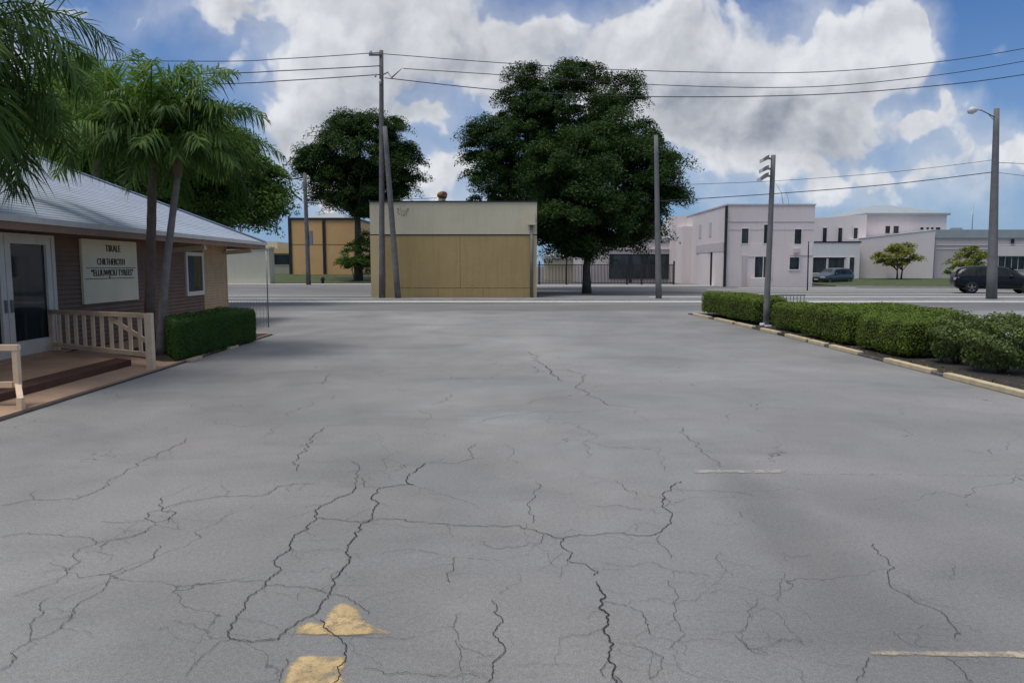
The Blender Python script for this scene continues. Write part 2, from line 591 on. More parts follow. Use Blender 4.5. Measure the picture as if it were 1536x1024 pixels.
# cracks traced where they run over the asphalt
CR = [
    ('C3', 1.0, [(828, 288), (848, 330), (845, 370)]),
    ('C3', 1.9, [(845, 370), (812, 405), (740, 437), (712, 455), (708, 472), (716, 480), (690, 515), (637, 548), (630, 575), (605, 600), (582, 640), (548, 690), (525, 720), (490, 750), (480, 780), (448, 808), (428, 860), (430, 880), (500, 892), (590, 882)]),
    ('C3', 1.6, [(716, 478), (790, 485), (860, 493), (960, 485), (1010, 484), (1080, 494)]),
    ('C4', 1.6, [(-3, 573), (100, 580), (170, 583), (260, 580), (300, 592), (330, 603), (380, 617), (430, 606), (520, 602), (655, 601), (690, 575), (685, 540), (665, 510), (690, 480), (720, 455)]),
    ('C3', 2.1, [(1080, 297), (1045, 325), (1038, 370), (980, 373), (925, 380), (905, 420), (925, 430), (890, 487), (862, 500), (850, 540), (820, 580), (832, 608), (805, 645), (775, 690), (755, 735), (730, 770), (660, 820), (620, 848), (590, 885)]),
    ('C3', .9, [(925, 380), (880, 360), (850, 345)]), ('C3', .8, [(805, 645), (770, 665), (765, 690)]),
    ('C3', 1.1, [(545, 688), (470, 690), (400, 695), (330, 702), (240, 705)]),
    ('C3', 1.2, [(545, 702), (610, 706), (690, 710), (740, 725), (800, 737), (860, 770), (890, 800)]),
    ('C3', 2.0, [(730, 815), (745, 845), (790, 872), (815, 900), (815, 935), (785, 975), (770, 1030)]),
    ('C3', .8, [(790, 870), (880, 875), (960, 875), (1040, 870)]), ('C3', 1.2, [(612, 945), (605, 985), (590, 1030)]),
    ('C3', 1., [(870, 982), (940, 998), (1000, 995), (1060, 998), (1126, 1005)]),
    ('C3', .8, [(430, 882), (380, 905), (340, 935), (315, 965), (280, 1010)]),
    ('C3', 1.2, [(740, 180), (705, 205), (683, 235), (685, 255), (655, 285), (650, 325)]), ('C3', .8, [(755, 0), (735, 40)]), ('C3', .6, [(705, 97), (660, 115), (628, 145)]),
    ('C3', 1.2, [(715, 366), (640, 366), (590, 375), (560, 400), (480, 405), (380, 410), (300, 425), (210, 448), (165, 460), (148, 480), (185, 495), (225, 485), (205, 450), (195, 435), (205, 410)]),
    ('C3', 1., [(185, 497), (150, 525), (90, 545), (40, 555), (0, 575)]), ('C3', .9, [(150, 490), (80, 495), (0, 490)]),
    ('C3', .6, [(230, 480), (265, 520)]), ('C3', .5, [(245, 487), (370, 492), (490, 485)]),
    ('C3', .9, [(285, 215), (240, 245), (190, 270), (150, 285), (80, 330), (0, 380)]),
    ('C3', .6, [(645, 590), (720, 585), (800, 582)]), ('C3', .6, [(930, 598), (1005, 585), (1060, 585), (1126, 597)]),
    ('C3', .6, [(240, 820), (310, 830), (350, 850), (372, 860)]), ('C3', .7, [(180, 857), (232, 840)]),
    ('C3', .5, [(980, 255), (950, 320)]), ('C3', .5, [(1040, 370), (1090, 385), (1140, 400)]), ('C3', .5, [(320, 400), (345, 378)]),
    ('L', 1.1, [(0, 525), (95, 507), (215, 507), (270, 485), (310, 465)]),
    ('L', .9, [(0, 615), (70, 602), (160, 608), (225, 612), (270, 635), (230, 680), (190, 720), (150, 745), (90, 765), (30, 785)]),
    ('L', 1.1, [(450, 635), (400, 690), (345, 715), (290, 765), (240, 790), (205, 840), (155, 880), (85, 905), (40, 950), (0, 990)]),
    ('L', 1., [(138, 785), (125, 825), (80, 860), (85, 905)]), ('L', .8, [(270, 632), (330, 618), (380, 610), (430, 590)]), ('L', .6, [(95, 507), (105, 480)]),
    ('C4', 1.6, [(385, 615), (380, 640), (395, 680), (450, 690), (485, 712), (470, 722)]),
    ('C4', 3.0, [(478, 738), (492, 790), (485, 815), (512, 850), (502, 885), (528, 915), (512, 940), (530, 985), (525, 1030)]),
    ('C4', 1.5, [(528, 1005), (555, 1025)]), ('C4', 1.2, [(515, 960), (495, 985), (505, 1010)]),
    ('C4', 1.1, [(495, 795), (560, 805), (605, 825), (625, 860), (632, 890)]), ('C4', .6, [(560, 805), (610, 793), (690, 800), (760, 793), (820, 765)]),
    ('C4', .8, [(680, 735), (700, 760), (712, 785), (695, 800), (712, 860), (700, 910), (680, 930)]),
    ('C4', .8, [(500, 868), (450, 892), (370, 902)]), ('C4', 1., [(530, 910), (620, 928), (670, 955), (665, 985), (625, 1015)]), ('C4', .5, [(620, 900), (700, 910), (870, 912)]),
    ('C4', 1.8, [(183, 790), (195, 830), (215, 850), (218, 920), (215, 945), (190, 965), (185, 1000), (160, 1028)]),
    ('C4', .8, [(195, 952), (130, 935), (90, 915)]), ('C4', .9, [(95, 825), (75, 870), (85, 920), (95, 995)]), ('C4', .9, [(0, 1005), (80, 1010), (100, 998), (150, 1010)]),
    ('C4', .6, [(245, 980), (340, 975), (440, 978)]), ('C4', 1.1, [(80, 670), (75, 695), (58, 715), (65, 745)]), ('C4', .5, [(0, 655), (78, 668)]),
    ('C4', 1.1, [(305, 460), (308, 500), (290, 540), (300, 575)]), ('C4', .9, [(330, 605), (325, 630), (270, 640), (190, 645), (150, 625)]),
    ('C4', 1.5, [(335, 128), (350, 150), (384, 173)]), ('C4', 1., [(282, 90), (300, 115), (335, 128)]), ('C4', .8, [(290, 130), (305, 150)]),
    ('C4', 1., [(360, 140), (400, 140), (430, 180), (450, 212), (510, 240), (595, 247)]), ('C4', .5, [(600, 250), (615, 285)]),
    ('C4', .8, [(140, 290), (240, 268), (340, 260), (440, 258)]), ('C4', .9, [(145, 350), (118, 365), (133, 390), (90, 405), (0, 405)]),
    ('C4', .9, [(710, 300), (760, 355), (825, 418)]), ('C4', .7, [(530, 452), (560, 480), (595, 497)]), ('C4', .8, [(470, 525), (540, 522), (610, 540)]),
    ('C4', .8, [(690, 478), (760, 482), (860, 485), (940, 500)]), ('C4', .5, [(0, 487), (60, 495), (110, 515), (150, 535)]),
    ('C4', .7, [(500, 688), (560, 695), (640, 685), (720, 712), (800, 722)]), ('C4', .8, [(655, 605), (665, 640), (685, 675)]),
    ('C4', .6, [(455, 290), (460, 315), (440, 350), (450, 390)]), ('C4', .5, [(480, 353), (560, 358), (655, 362), (675, 430)]), ('C4', .7, [(15, 240), (50, 228), (70, 210)]),
    ('C4', 1., [(870, 890), (910, 930), (960, 950)]), ('C4', .6, [(585, 572), (590, 598)]), ('C4', .5, [(220, 350), (225, 390), (260, 405)]),
    ('R', 1.2, [(1020, 632), (1032, 660), (1060, 710), (1095, 770), (1140, 798), (1215, 825), (1245, 865), (1250, 900)]),
    ('R', 1.1, [(1005, 952), (990, 985), (975, 1025)]), ('R', 1.1, [(1215, 950), (1260, 980), (1305, 1028)]), ('R', .7, [(1080, 880), (1120, 915), (1210, 930)]),
    ('R', .8, [(640, 900), (665, 930), (730, 950)]), ('R', .6, [(740, 655), (790, 672), (850, 665)]), ('R', .6, [(590, 655), (590, 690), (625, 725)]),
    ('R', .5, [(800, 815), (860, 855)]), ('R', .6, [(770, 715), (755, 745), (748, 795)]), ('R', .6, [(645, 540), (660, 560)]), ('R', .5, [(575, 572), (615, 580), (640, 576)]),
    ('R', .5, [(1225, 680), (1242, 735)]), ('R', .6, [(705, 785), (665, 850), (650, 900)]), ('R', .5, [(660, 790), (720, 815), (770, 850), (830, 920)]), ('R', .5, [(1275, 515), (1290, 530)]), ('R', .5, [(1280, 615), (1310, 620)]),
]
b = MB()


def fractal(a, q, depth, amp):
    if depth == 0:
        return [a]
    m = a.lerp(q, .5)
    d = q - a
    nrm = Vector((-d.y, d.x, 0))
    m = m + nrm * random.gauss(0, amp)
    return fractal(a, m, depth - 1, amp) + fractal(m, q, depth - 1, amp)


JOBS = [(w, [cg(c, p) for p in pts]) for c, w, pts in CR]
for w, P in list(JOBS):
    for p, q in zip(P, P[1:]):
        if random.random() < .42:
            d = q - p
            a_ = random.choice((-1, 1)) * random.uniform(.6, 1.5)
            d2_ = Vector((d.x * math.cos(a_) - d.y * math.sin(a_), d.x * math.sin(a_) + d.y * math.cos(a_), 0)).normalized() * random.uniform(.08, .4)
            s_ = p.lerp(q, random.random())
            JOBS.append((min(.5, w * .5), [s_, s_ + d2_ * .5 + Vector((random.gauss(0, .03), random.gauss(0, .03), 0)), s_ + d2_]))
for w, P in JOBS:
    out = []
    for a, q in zip(P, P[1:]):
        out += fractal(a, q, 5, .11)
    out.append(P[-1])
    L = len(out)
    ww = []
    cur = 1.
    for i, p in enumerate(out):
        cur += .25 * (random.uniform(.45, 1.5) - cur) * 2
        cur = max(.3, min(1.6, cur))
        taper = min(1, (i + 1) / 5, (L - i) / 5)
        dist = (p - Vector((0, 0, H))).length
        ww.append(max(.0009, w * dist / F * .66 * cur * taper))
    vs, fs = [], []
    for i, p in enumerate(out):
        d = (out[min(i + 1, L - 1)] - out[max(i - 1, 0)])
        nrm = Vector((-d.y, d.x, 0)).normalized()
        for s_ in (-1, 1):
            qv = p + nrm * (s_ * ww[i] * .5)
            vs.append((qv.x, qv.y, .0065))
    for i in range(L - 1):
        fs.append((2 * i, 2 * i + 2, 2 * i + 3, 2 * i + 1))
    b.add(vs, fs)
b.build('cracks', 'crack', lot)

# ------------------------------------------------------------------ the house on the left
TH = math.atan(.031)
house = thing('house', 'low brown siding building with a pale shingled hip roof and white glass doors', 'building', (-8.5, 0, 0), TH)
HM = Matrix.Translation((-8.5, 0, 0)) @ Matrix.Rotation(TH, 4, 'Z')


def hl(x, y, z=0.):
    return HM @ Vector((x, y, z))


Y0, Y1, DEP = 4.0, 24.0, 12.0


def siding(mb, y0, y1, zlo, zhi, lap, x0=0., axis='y', mi=0):
    k = int(round((zhi - zlo) / lap))
    dp, gp = .034, .017          # board butt projection, open shadow gap below each board
    for i in range(k):
        a, c = zlo + i * lap, zlo + (i + 1) * lap
        prof = [(0, a), (0, a + gp), (dp, a + gp), (.012, c)]
        for (xa, za), (xb, zb) in zip(prof, prof[1:]):
            if axis == 'y':
                mb.add([(x0 + xa, y0, za), (x0 + xa, y1, za), (x0 + xb, y1, zb), (x0 + xb, y0, zb)], [(0, 1, 2, 3)], mi)
            else:
                mb.add([(y0, x0 + xa, za), (y1, x0 + xa, za), (y1, x0 + xb, zb), (y0, x0 + xb, zb)], [(0, 3, 2, 1)], mi)


b = MB()
b.box((-DEP, Y0, 0), (-.02, Y1 - .02, 2.42))
siding(b, Y0, 22.05, .05, 2.42, .0948)
b.build('wall', 'siding', house)
b = MB()
siding(b, 22.1, Y1, .05, 2.42, .079)
siding(b, -DEP, 0, .05, 2.42, .079, Y1 - .02, 'x')
b.box((-.01, 22.03, .05), (.035, 22.12, 2.42))
b.box((-.03, Y1 - .03, .05), (.035, Y1 + .03, 2.42))
o = b.build('wall_cladding', 'sidingtan', house)
o['label'] = 'tan siding at the far corner'
# roof: stepped courses over a hip
OV, EZ, SL, CO = 1.0, 2.545, .457, .125
b = MB()
ex0, ex1, ey0, ey1 = -DEP - OV, OV, Y0 - OV, Y1 + OV
half = (ex1 - ex0) / 2
k = int(half / CO)
for i in range(k):
    a, c = i * CO, (i + 1) * CO
    za, zc = EZ + a * SL + .009, EZ + c * SL
    jj = random.uniform(-.002, .002)
    lo = [(ex0 + a, ey0 + a), (ex1 - a, ey0 + a), (ex1 - a, ey1 - a), (ex0 + a, ey1 - a)]
    hi = [(ex0 + c, ey0 + c), (ex1 - c, ey0 + c), (ex1 - c, ey1 - c), (ex0 + c, ey1 - c)]
    for q in range(4):
        p0, p1, h0, h1 = lo[q], lo[(q + 1) % 4], hi[q], hi[(q + 1) % 4]
        b.add([(*p0, za + jj), (*p1, za + jj), (*h1, zc), (*h0, zc)], [(0, 1, 2, 3)])
        b.add([(*p0, za + jj - .010), (*p1, za + jj - .010), (*p1, za + jj), (*p0, za + jj)], [(0, 1, 2, 3)])
roof = b.build('roof', 'roof', house)
b = MB()
b.bar((ex1, ey1, EZ + .03), (ex1 - half, ey1 - half, EZ + half * SL + .03), .16, .035)
b.bar((ex1, ey0, EZ + .03), (ex1 - half, ey0 + half, EZ + half * SL + .03), .16, .035)
b.bar((ex0, ey1, EZ + .03), (ex1 - half, ey1 - half, EZ + half * SL + .03), .16, .035)
b.bar((ex1 - half, ey0 + half, EZ + half * SL + .03), (ex1 - half, ey1 - half, EZ + half * SL + .03), .16, .035)
b.build('hip_cap', 'roof', roof)
b = MB()
b.box((ex0, ey0, 2.42), (ex1 - .03, ey1 - .03, 2.445))
b.build('soffit', 'soffit', roof)
b = MB()
b.box((ex1 - .03, ey0, 2.335), (ex1, ey1 - .001, 2.455))
b.box((ex0, ey1 - .03, 2.335), (ex1 - .031, ey1, 2.455))
b.box((ex0, ey0, 2.335), (ex1 - .031, ey0 + .03, 2.455))
b.build('fascia', 'fascia', roof)
b = MB()
b.box((ex1 - .02, ey0 - .03, 2.457), (ex1 + .05, ey1 + .02, 2.56))
b.box((ex0, ey1 - .02, 2.457), (ex1 - .021, ey1 + .05, 2.56))
b.build('gutter', 'gutter', roof)
for y in (8.2, 14.0, 20.0, 23.9):
    b = MB()
    b.prism([(.02, y - .07), (.88, y - .07), (.88, y + .07), (.02, y + .07)], [2.13, 2.20, 2.20, 2.13], [2.25, 2.33, 2.33, 2.25])
    if y in (20.0, 23.9):
        b.build('rafter', 'cream', house)
# doors
for i, (ya, yb) in enumerate(((11.48, 12.88), (12.9, 14.25))):
    b = MB()
    z0, z1, fw = .16, 2.30, .15
    b.box((.03, ya, z0), (.115, ya + fw, z1)); b.box((.03, yb - fw, z0), (.115, yb, z1))
    b.box((.03, ya + fw, z1 - .14), (.115, yb - fw, z1)); b.box((.03, ya + fw, z0), (.115, yb - fw, z0 + .26))
    b.box((.1155, ya + .02, z0 + .1), (.119, yb - .02, z0 + .108))
    d = b.build('door', 'white', house)
    b = MB(); b.box((.05, ya + fw, z0 + .26), (.07, yb - fw, z1 - .14))
    b.build('glass', 'glass', d)
    b = MB()
    hy = yb - .07 if i == 0 else ya + .07
    b.box((.116, hy - .025, .95), (.15, hy + .025, 1.17))
    b.build('handle', 'steel', d)
b = MB()
b.box((.02, 14.26, .14), (.13, 14.36, 2.34)); b.box((.02, 11.36, .14), (.13, 11.46, 2.34)); b.box((.02, 11.46, 2.302), (.13, 14.26, 2.34))
b.build('door_frame', 'white', house)
# window
b = MB()
y0, y1, z0, z1 = 20.72, 21.98, .93, 2.16
fw = .1
b.box((.0, y0, z0), (.07, y0 + fw, z1)); b.box((.0, y1 - fw, z0), (.07, y1, z1))
b.box((.0, y0 + fw, z1 - fw), (.07, y1 - fw, z1)); b.box((.0, y0 + fw, z0), (.075, y1 - fw, z0 + fw + .02))
w = b.build('window', 'white', house)
b = MB(); b.box((.026, y0 + fw, z0 + fw), (.04, y1 - fw, z1 - fw)); b.build('pane', 'glass', w)
b = MB(); b.box((.0405, y0 + fw, z0 + fw), (.042, y0 + fw + .5, z1 - fw)); b.build('curtain', 'curtain', w)
# porch
b = MB()
b.prism([(.0, 6), (2.24, 6), (2.24, 12.75), (.0, 14.25)], .036, .13)
b.build('porch_deck', 'deck', house)
b = MB()
b.prism([(1.86, 6.01), (2.25, 6.01), (2.25, 12.74), (1.86, 13.0)], .037, .136)
o = b.build('porch_edge', 'deckdark', house); o['label'] = 'dark brown porch edge'
b = MB(); b.box((.02, 11.3, .131), (.42, 14.2, .158)); b.build('door_step', 'deck', house)
# walkway slab outside
b = MB()
P = [hl(-.0, 5.5), hl(2.87, 5.5), hl(2.87, 13.2), hl(2.86, 19.0), hl(2.2, 19.3), hl(-.0, 19.3)]
b.prism([(p.x, p.y) for p in P], -.02, .034)
structure(b.build('path', 'pathslab'))
b = MB()
p, q = hl(2.9, 5.5), hl(2.89, 19.0)
b.add([(p.x - .02, p.y, .006), (p.x + .045, p.y, .006), (q.x + .045, q.y, .006), (q.x - .02, q.y, .006)], [(0, 1, 2, 3)])
structure(b.build('path_joint', 'crack'))
b = MB()
P = [hl(2.55, 13.3), hl(2.82, 13.3), hl(2.82, 18.9), hl(1.0, 18.9), hl(1.0, 14.6)]
b.prism([(p.x, p.y) for p in P], .03, .042)
structure(b.build('soil_bed', 'soil'))
for px, py in ((303, 540), (360, 522)):
    g = G(px, py)
    b = MB()
    lx = (HM.inverted() @ g)
    P = [hl(2.905, lx.y - .28), hl(2.99, lx.y - .28), hl(2.99, lx.y + .28), hl(2.905, lx.y + .28)]
    b.prism([(p.x, p.y) for p in P], .002, .045)
    tag(b.build('edging_block', 'kerbpaint'), 'pale edging block by the left hedge, the ' + ('nearer' if px < 330 else 'farther') + ' of two', 'kerb block', 'edging blocks by the left hedge')

# sign board
sg = thing('sign_board', 'pale sign board with dark lettering on the brown siding wall', 'sign', hl(.03, 16.6, 0), TH)
b = MB(); b.box((0, -1.2, .97), (.05, 1.2, 2.33)); b.build('board', 'signboard', sg)


def text_mesh(s, size, xs, name, loc, parent, m, extr=.006):
    cu = bpy.data.curves.new('txt', 'FONT')
    cu.body = s; cu.size = size; cu.extrude = extr; cu.align_x = 'CENTER'
    ob = bpy.data.objects.new('txt', cu)
    COL.objects.link(ob)
    dg = bpy.context.evaluated_depsgraph_get()
    me = bpy.data.meshes.new_from_object(ob.evaluated_get(dg))
    bpy.data.objects.remove(ob)
    bpy.data.curves.remove(cu)
    xsv = [v.co.x for v in me.vertices]
    k = xs / (max(xsv) - min(xsv))
    for v in me.vertices:
        x, y, z = v.co
        v.co = (loc[0] + z, loc[1] + x * k, loc[2] + y)
    me.materials.clear(); me.materials.append(M[m])
    o = bpy.data.objects.new(name, me)
    COL.objects.link(o)
    o.parent = parent
    return o


text_mesh('TIRALE', .21, .66, 'lettering', (.057, .08, 2.08), sg, 'letter')
text_mesh('CHILTHEROTH', .2, 1.2, 'lettering', (.057, -.02, 1.79), sg, 'letter')
text_mesh('“ELUUWJOU TYREES”', .20, 1.85, 'lettering', (.057, .04, 1.55), sg, 'letter')
b = MB(); b.box((.051, -1.05, 1.715), (.058, 1.12, 1.73)); b.box((.051, -1.12, 1.485), (.058, 1.0, 1.50)); b.build('rule', 'letter', sg)

# railings
rl = thing('porch_railing', 'cream slatted porch railing with a diagonal brace beside the palm trunk', 'railing')
A, Bp = hl(2.78, 12.32), hl(.12, 14.1)
zt, zb = .93, .27


def lerpz(f, z):
    p = A.lerp(Bp, f)
    return (p.x, p.y, z)


b = MB(); b.bar(lerpz(0.022, zt), lerpz(1, zt - .03), .075, .075); b.build('top_rail', 'cream', rl)
b = MB(); b.bar(lerpz(0.022, zb), lerpz(1, zb - .0), .07, .08); b.build('bottom_rail', 'cream', rl)
b = MB(); b.bar(lerpz(0, .034), lerpz(0, .972), .11, .11); b.build('post', 'cream', rl)
b = MB(); b.bar(lerpz(.99, .134), lerpz(.99, .86), .07, .07); b.build('post', 'cream', rl)
for i in range(10):
    f = .085 + i * .091
    b = MB(); b.bar(lerpz(f, zb + .041), lerpz(f, zt - .04), .052, .045); b.build('baluster', 'cream', rl)
b = MB(); b.bar(lerpz(.03, .50), lerpz(.37, .86), .03, .075); b.build('brace', 'cream', rl)
rl2 = thing('porch_railing', 'cream railing with a bent foot at the near end of the porch', 'railing')
b = MB()
p0, p1, p2, p3 = hl(2.66, 8.98, .74), hl(2.66, 8.98, .27), hl(2.84, 8.72, .13), hl(2.84, 8.72, .034)
b.bar(p0, p1, .065, .065); b.bar(p1 + Vector((0, 0, .02)), p2 + Vector((0, 0, .02)), .065, .065); b.bar(p2 + Vector((0, 0, .05)), p3, .064, .064)
b.build('post', 'cream', rl2)
b = MB(); b.bar(hl(2.70, 8.98, .76), hl(.1, 8.98, .76), .075, .07); b.build('top_rail', 'cream', rl2)
b = MB(); b.bar(hl(2.61, 8.98, .30), hl(.1, 8.98, .30), .07, .07); b.build('bottom_rail', 'cream', rl2)
b = MB(); b.bar(hl(.08, 8.98, .13), hl(.08, 8.98, .80), .08, .08); b.build('post', 'cream', rl2)
for i in range(9):
    x = 2.38 - i * .26
    b = MB(); b.bar(hl(x, 8.98, .335), hl(x, 8.98, .725), .05, .045); b.build('baluster', 'cream', rl2)

# ------------------------------------------------------------------ vegetation
def leaf_quads(P, Nrm, L, W, rg, droop=0.):
    """diamond leaves: P centres, Nrm normals (n,3), sizes L (length), W (width)"""
    n = len(P)
    Nrm = Nrm / (np.linalg.norm(Nrm, axis=1, keepdims=True) + 1e-9)
    T = rg.normal(size=(n, 3))
    T[:, 2] -= droop
    T -= (T * Nrm).sum(1, keepdims=True) * Nrm
    T /= np.linalg.norm(T, axis=1, keepdims=True) + 1e-9
    B = np.cross(Nrm, T)
    l = (L * rg.uniform(.6, 1.35, (n, 1))) * .5
    w = (W * rg.uniform(.6, 1.35, (n, 1))) * .5
    bend = Nrm * l * .25
    V = np.stack([P - T * l - bend, P + B * w, P + T * l - bend, P - B * w], 1).reshape(-1, 3)
    Fc = np.arange(4 * n).reshape(n, 4)
    return V, Fc


def crown_points(lobes, ncl, crad, per, rg, flat=.5):
    """leaf centres grouped in flattened clumps spread over (and a little inside) the lobes"""
    vol = np.array([l[1][0] * l[1][2] for l in lobes]); vol = vol / vol.sum()
    PP, NN, CC = [], [], []
    for (c, r), f in zip(lobes, vol):
        k = max(6, int(ncl * f))
        d = rg.normal(size=(k, 3)); d /= np.linalg.norm(d, axis=1, keepdims=True)
        rad = rg.uniform(.2, 1., (k, 1)) ** .45
        cen = np.array(c) + d * np.array(r) * rad
        CC.append(cen)
        for q in range(k):
            s = crad * rg.uniform(.5, 1.25)
            m = int(per * rg.uniform(.6, 1.4))
            e = rg.normal(size=(m, 3)); e /= np.linalg.norm(e, axis=1, keepdims=True)
            rr = rg.uniform(.05, 1., (m, 1)) ** .55
            az = math.atan2(d[q][1], d[q][0]) + rg.normal(0, .5)
            lx, ly = e[:, 0] * rr[:, 0] * s * 1.5, e[:, 1] * rr[:, 0] * s * .75
            off = np.stack([lx * math.cos(az) - ly * math.sin(az), lx * math.sin(az) + ly * math.cos(az), e[:, 2] * rr[:, 0] * s * flat], 1)
            off[:, 2] -= (.30 * np.maximum(lx, 0) ** 2 + .2 * ly ** 2) / s
            PP.append(cen[q] + off)
            nn = rg.normal(size=(m, 3)) * .6 + d[q] * .35
            nn[:, 2] += .9
            NN.append(nn)
    return np.concatenate(PP), np.concatenate(NN), np.concatenate(CC)


def tree(name, label, base, lobes, trunk_r, m, ncl, crad, per, leaf, seed, fork=None, group=None, cat='tree', bark='bark', branches=14, flat=.5, trunks=1):
    rg = np.random.default_rng(seed)
    rnd = random.Random(seed)
    t = thing(name, label, cat, base, 0, group)
    bx = Vector(base)
    lo = [(Vector(c) - bx, r) for c, r in lobes]
    P, Nn, Cc = crown_points(lo, ncl, crad, per, rg, flat)
    V, Fc = leaf_quads(P, Nn, leaf, leaf * .42, rg, .6)
    np_mesh('crown', V, Fc, m, t)
    cen = sum((c for c, r in lo), Vector()) / len(lo)
    fz = fork or (min(c.z - r[2] * .6 for c, r in lo))
    b = MB()
    for k in range(trunks):
        off = Vector((k * trunk_r * 5, 0, 0))
        fk = Vector((cen.x * .1, cen.y * .1, fz)) + off * 1.3
        b.tube([off, off + Vector((rnd.uniform(-.05, .05), 0, fz * .5)), fk], [trunk_r * 1.25, trunk_r * .95, trunk_r * .8], 10)
        idx = rg.choice(len(Cc), min(branches, len(Cc)), replace=False)
        for i in idx:
            e = Vector(Cc[i])
            mid = fk.lerp(e, .5) + Vector((0, 0, .12 * (e - fk).length))
            b.tube([fk - Vector((0, 0, .1)), mid, e], [trunk_r * .5, trunk_r * .25, trunk_r * .06], 6, caps=False)
    b.build('trunk', bark, t)
    return t


def lob(px, py, Y, rx, rz, ry=None):
    """lobe centred where the pixel ray meets depth Y, radii given in pixels there"""
    p = at(px, py, Y)
    k = Y / F
    return ((p.x, p.y, p.z), (rx * k, (ry or rx) * k, rz * k))


# large dark trees behind the tan building
Yb = 49.0
tb = G(880, 440)
tree('shade_tree', 'large dark green tree with its trunk in front of the black fence', (tb.x, tb.y, 0),
     [lob(905, 290, Yb, 112, 88), lob(850, 250, Yb - 1, 60, 50), lob(955, 255, Yb + .5, 62, 55), lob(870, 330, Yb - 1, 75, 55), lob(950, 322, Yb, 44, 46), lob(895, 225, Yb, 70, 34), lob(930, 205, Yb + 1, 55, 34), lob(985, 275, Yb, 30, 40), (lob(880, 365, Yb, 45, 25))],
     .26, 'leafdk', 460, 1.0, 400, .19, 3, flat=.52, fork=3.2, branches=22)
Y2 = 57.0
tree('shade_tree', 'tallest dark tree rising behind the tan flat-roofed building', (at(792, 420, Y2).x, Y2, 0),
     [lob(860, 165, Y2, 95, 60), lob(800, 215, Y2, 80, 60), lob(745, 225, Y2, 44, 50), lob(790, 135, Y2, 42, 36), lob(925, 135, Y2, 42, 28), lob(870, 112, Y2, 36, 24), lob(745, 275, Y2, 50, 32), lob(820, 300, Y2, 70, 60), lob(712, 215, Y2, 20, 30)],
     .32, 'leafdk', 480, 1.0, 360, .20, 5, flat=.52, fork=4.5, branches=26)
Y3 = 85.0
tree('shade_tree', 'broad dark tree behind the two leaning utility poles', (at(538, 400, Y3).x, Y3, .2),
     [lob(545, 225, Y3, 75, 48), lob(485, 245, Y3, 42, 30), lob(595, 245, Y3, 38, 45), lob(540, 285, Y3, 52, 40), lob(510, 275, Y3, 45, 35), lob(580, 280, Y3, 38, 32), lob(550, 190, Y3, 55, 22), lob(465, 240, Y3, 24, 16)],
     .42, 'leafdk', 430, 1.35, 330, .28, 8, flat=.48, fork=7.0, branches=20)
Y4 = 34.0
tree('leafy_tree', 'dark leafy tree behind the far end of the pale roof', (at(330, 400, Y4).x, Y4, 0),
     [lob(310, 250, Y4, 75, 65), lob(375, 265, Y4, 45, 48), lob(400, 290, Y4, 38, 32), lob(260, 270, Y4, 60, 55), lob(330, 205, Y4, 48, 30), lob(370, 310, Y4, 38, 28), lob(300, 310, Y4, 60, 30)],
     .25, 'leafmid', 380, .75, 260, .16, 11, fork=3.5)
Y5 = 31.0
tree('leafy_tree', 'bright green feathery tree behind the roof between the palms', (at(165, 400, Y5).x, Y5, 0),
     [lob(120, 165, Y5, 60, 70), lob(115, 215, Y5, 45, 60), lob(200, 200, Y5, 55, 70), lob(150, 270, Y5, 75, 40), lob(245, 250, Y5, 45, 50), lob(60, 200, Y5, 50, 60)],
     .22, 'leaflite', 280, .7, 120, .24, 13, fork=3.5)
# small street trees in front of the mauve buildings
Y6 = 82.0
tree('small_tree', 'small round olive-green tree on two thin stems by the pale wall', (at(1346, 410, Y6).x, Y6, .33),
     [lob(1357, 380, Y6, 22, 14), lob(1335, 384, Y6, 20, 13), lob(1350, 373, Y6, 20, 10), lob(1322, 386, Y6, 10, 8), lob(1345, 392, Y6, 22, 7)],
     .09, 'leafyel', 70, .55, 90, .26, 17, fork=1.1, branches=8, trunks=2)
Y7 = 64.0
tree('small_tree', 'low olive-green tree right behind the black car', (at(1452, 420, Y7).x, Y7, .12),
     [lob(1452, 388, Y7, 22, 18), lob(1436, 395, Y7, 16, 12), lob(1470, 392, Y7, 14, 16), lob(1455, 376, Y7, 16, 9), lob(1440, 408, Y7, 20, 9), lob(1462, 408, Y7, 18, 10)],
     .09, 'leafyel', 90, .42, 90, .2, 19, fork=.9, branches=8)
Y8 = 83.0
tree('shrub', 'rounded green bush at the foot of the broad dark tree', (at(530, 404, Y8).x, Y8, .1),
     [lob(530, 385, Y8, 22, 22), lob(548, 375, Y8, 16, 28), lob(518, 397, Y8, 12, 12), lob(555, 395, Y8, 14, 16)],
     .07, 'leafmid', 90, .7, 90, .28, 23, fork=.4, cat='bush', branches=6)
tree('shrub', 'tiny round bush beside the blue parked car', (at(1207, 420, 70).x, 70, 0),
     [lob(1206, 417, 70, 6, 6)], .03, 'leafmid', 14, .25, 60, .12, 29, fork=.15, cat='bush', branches=3)

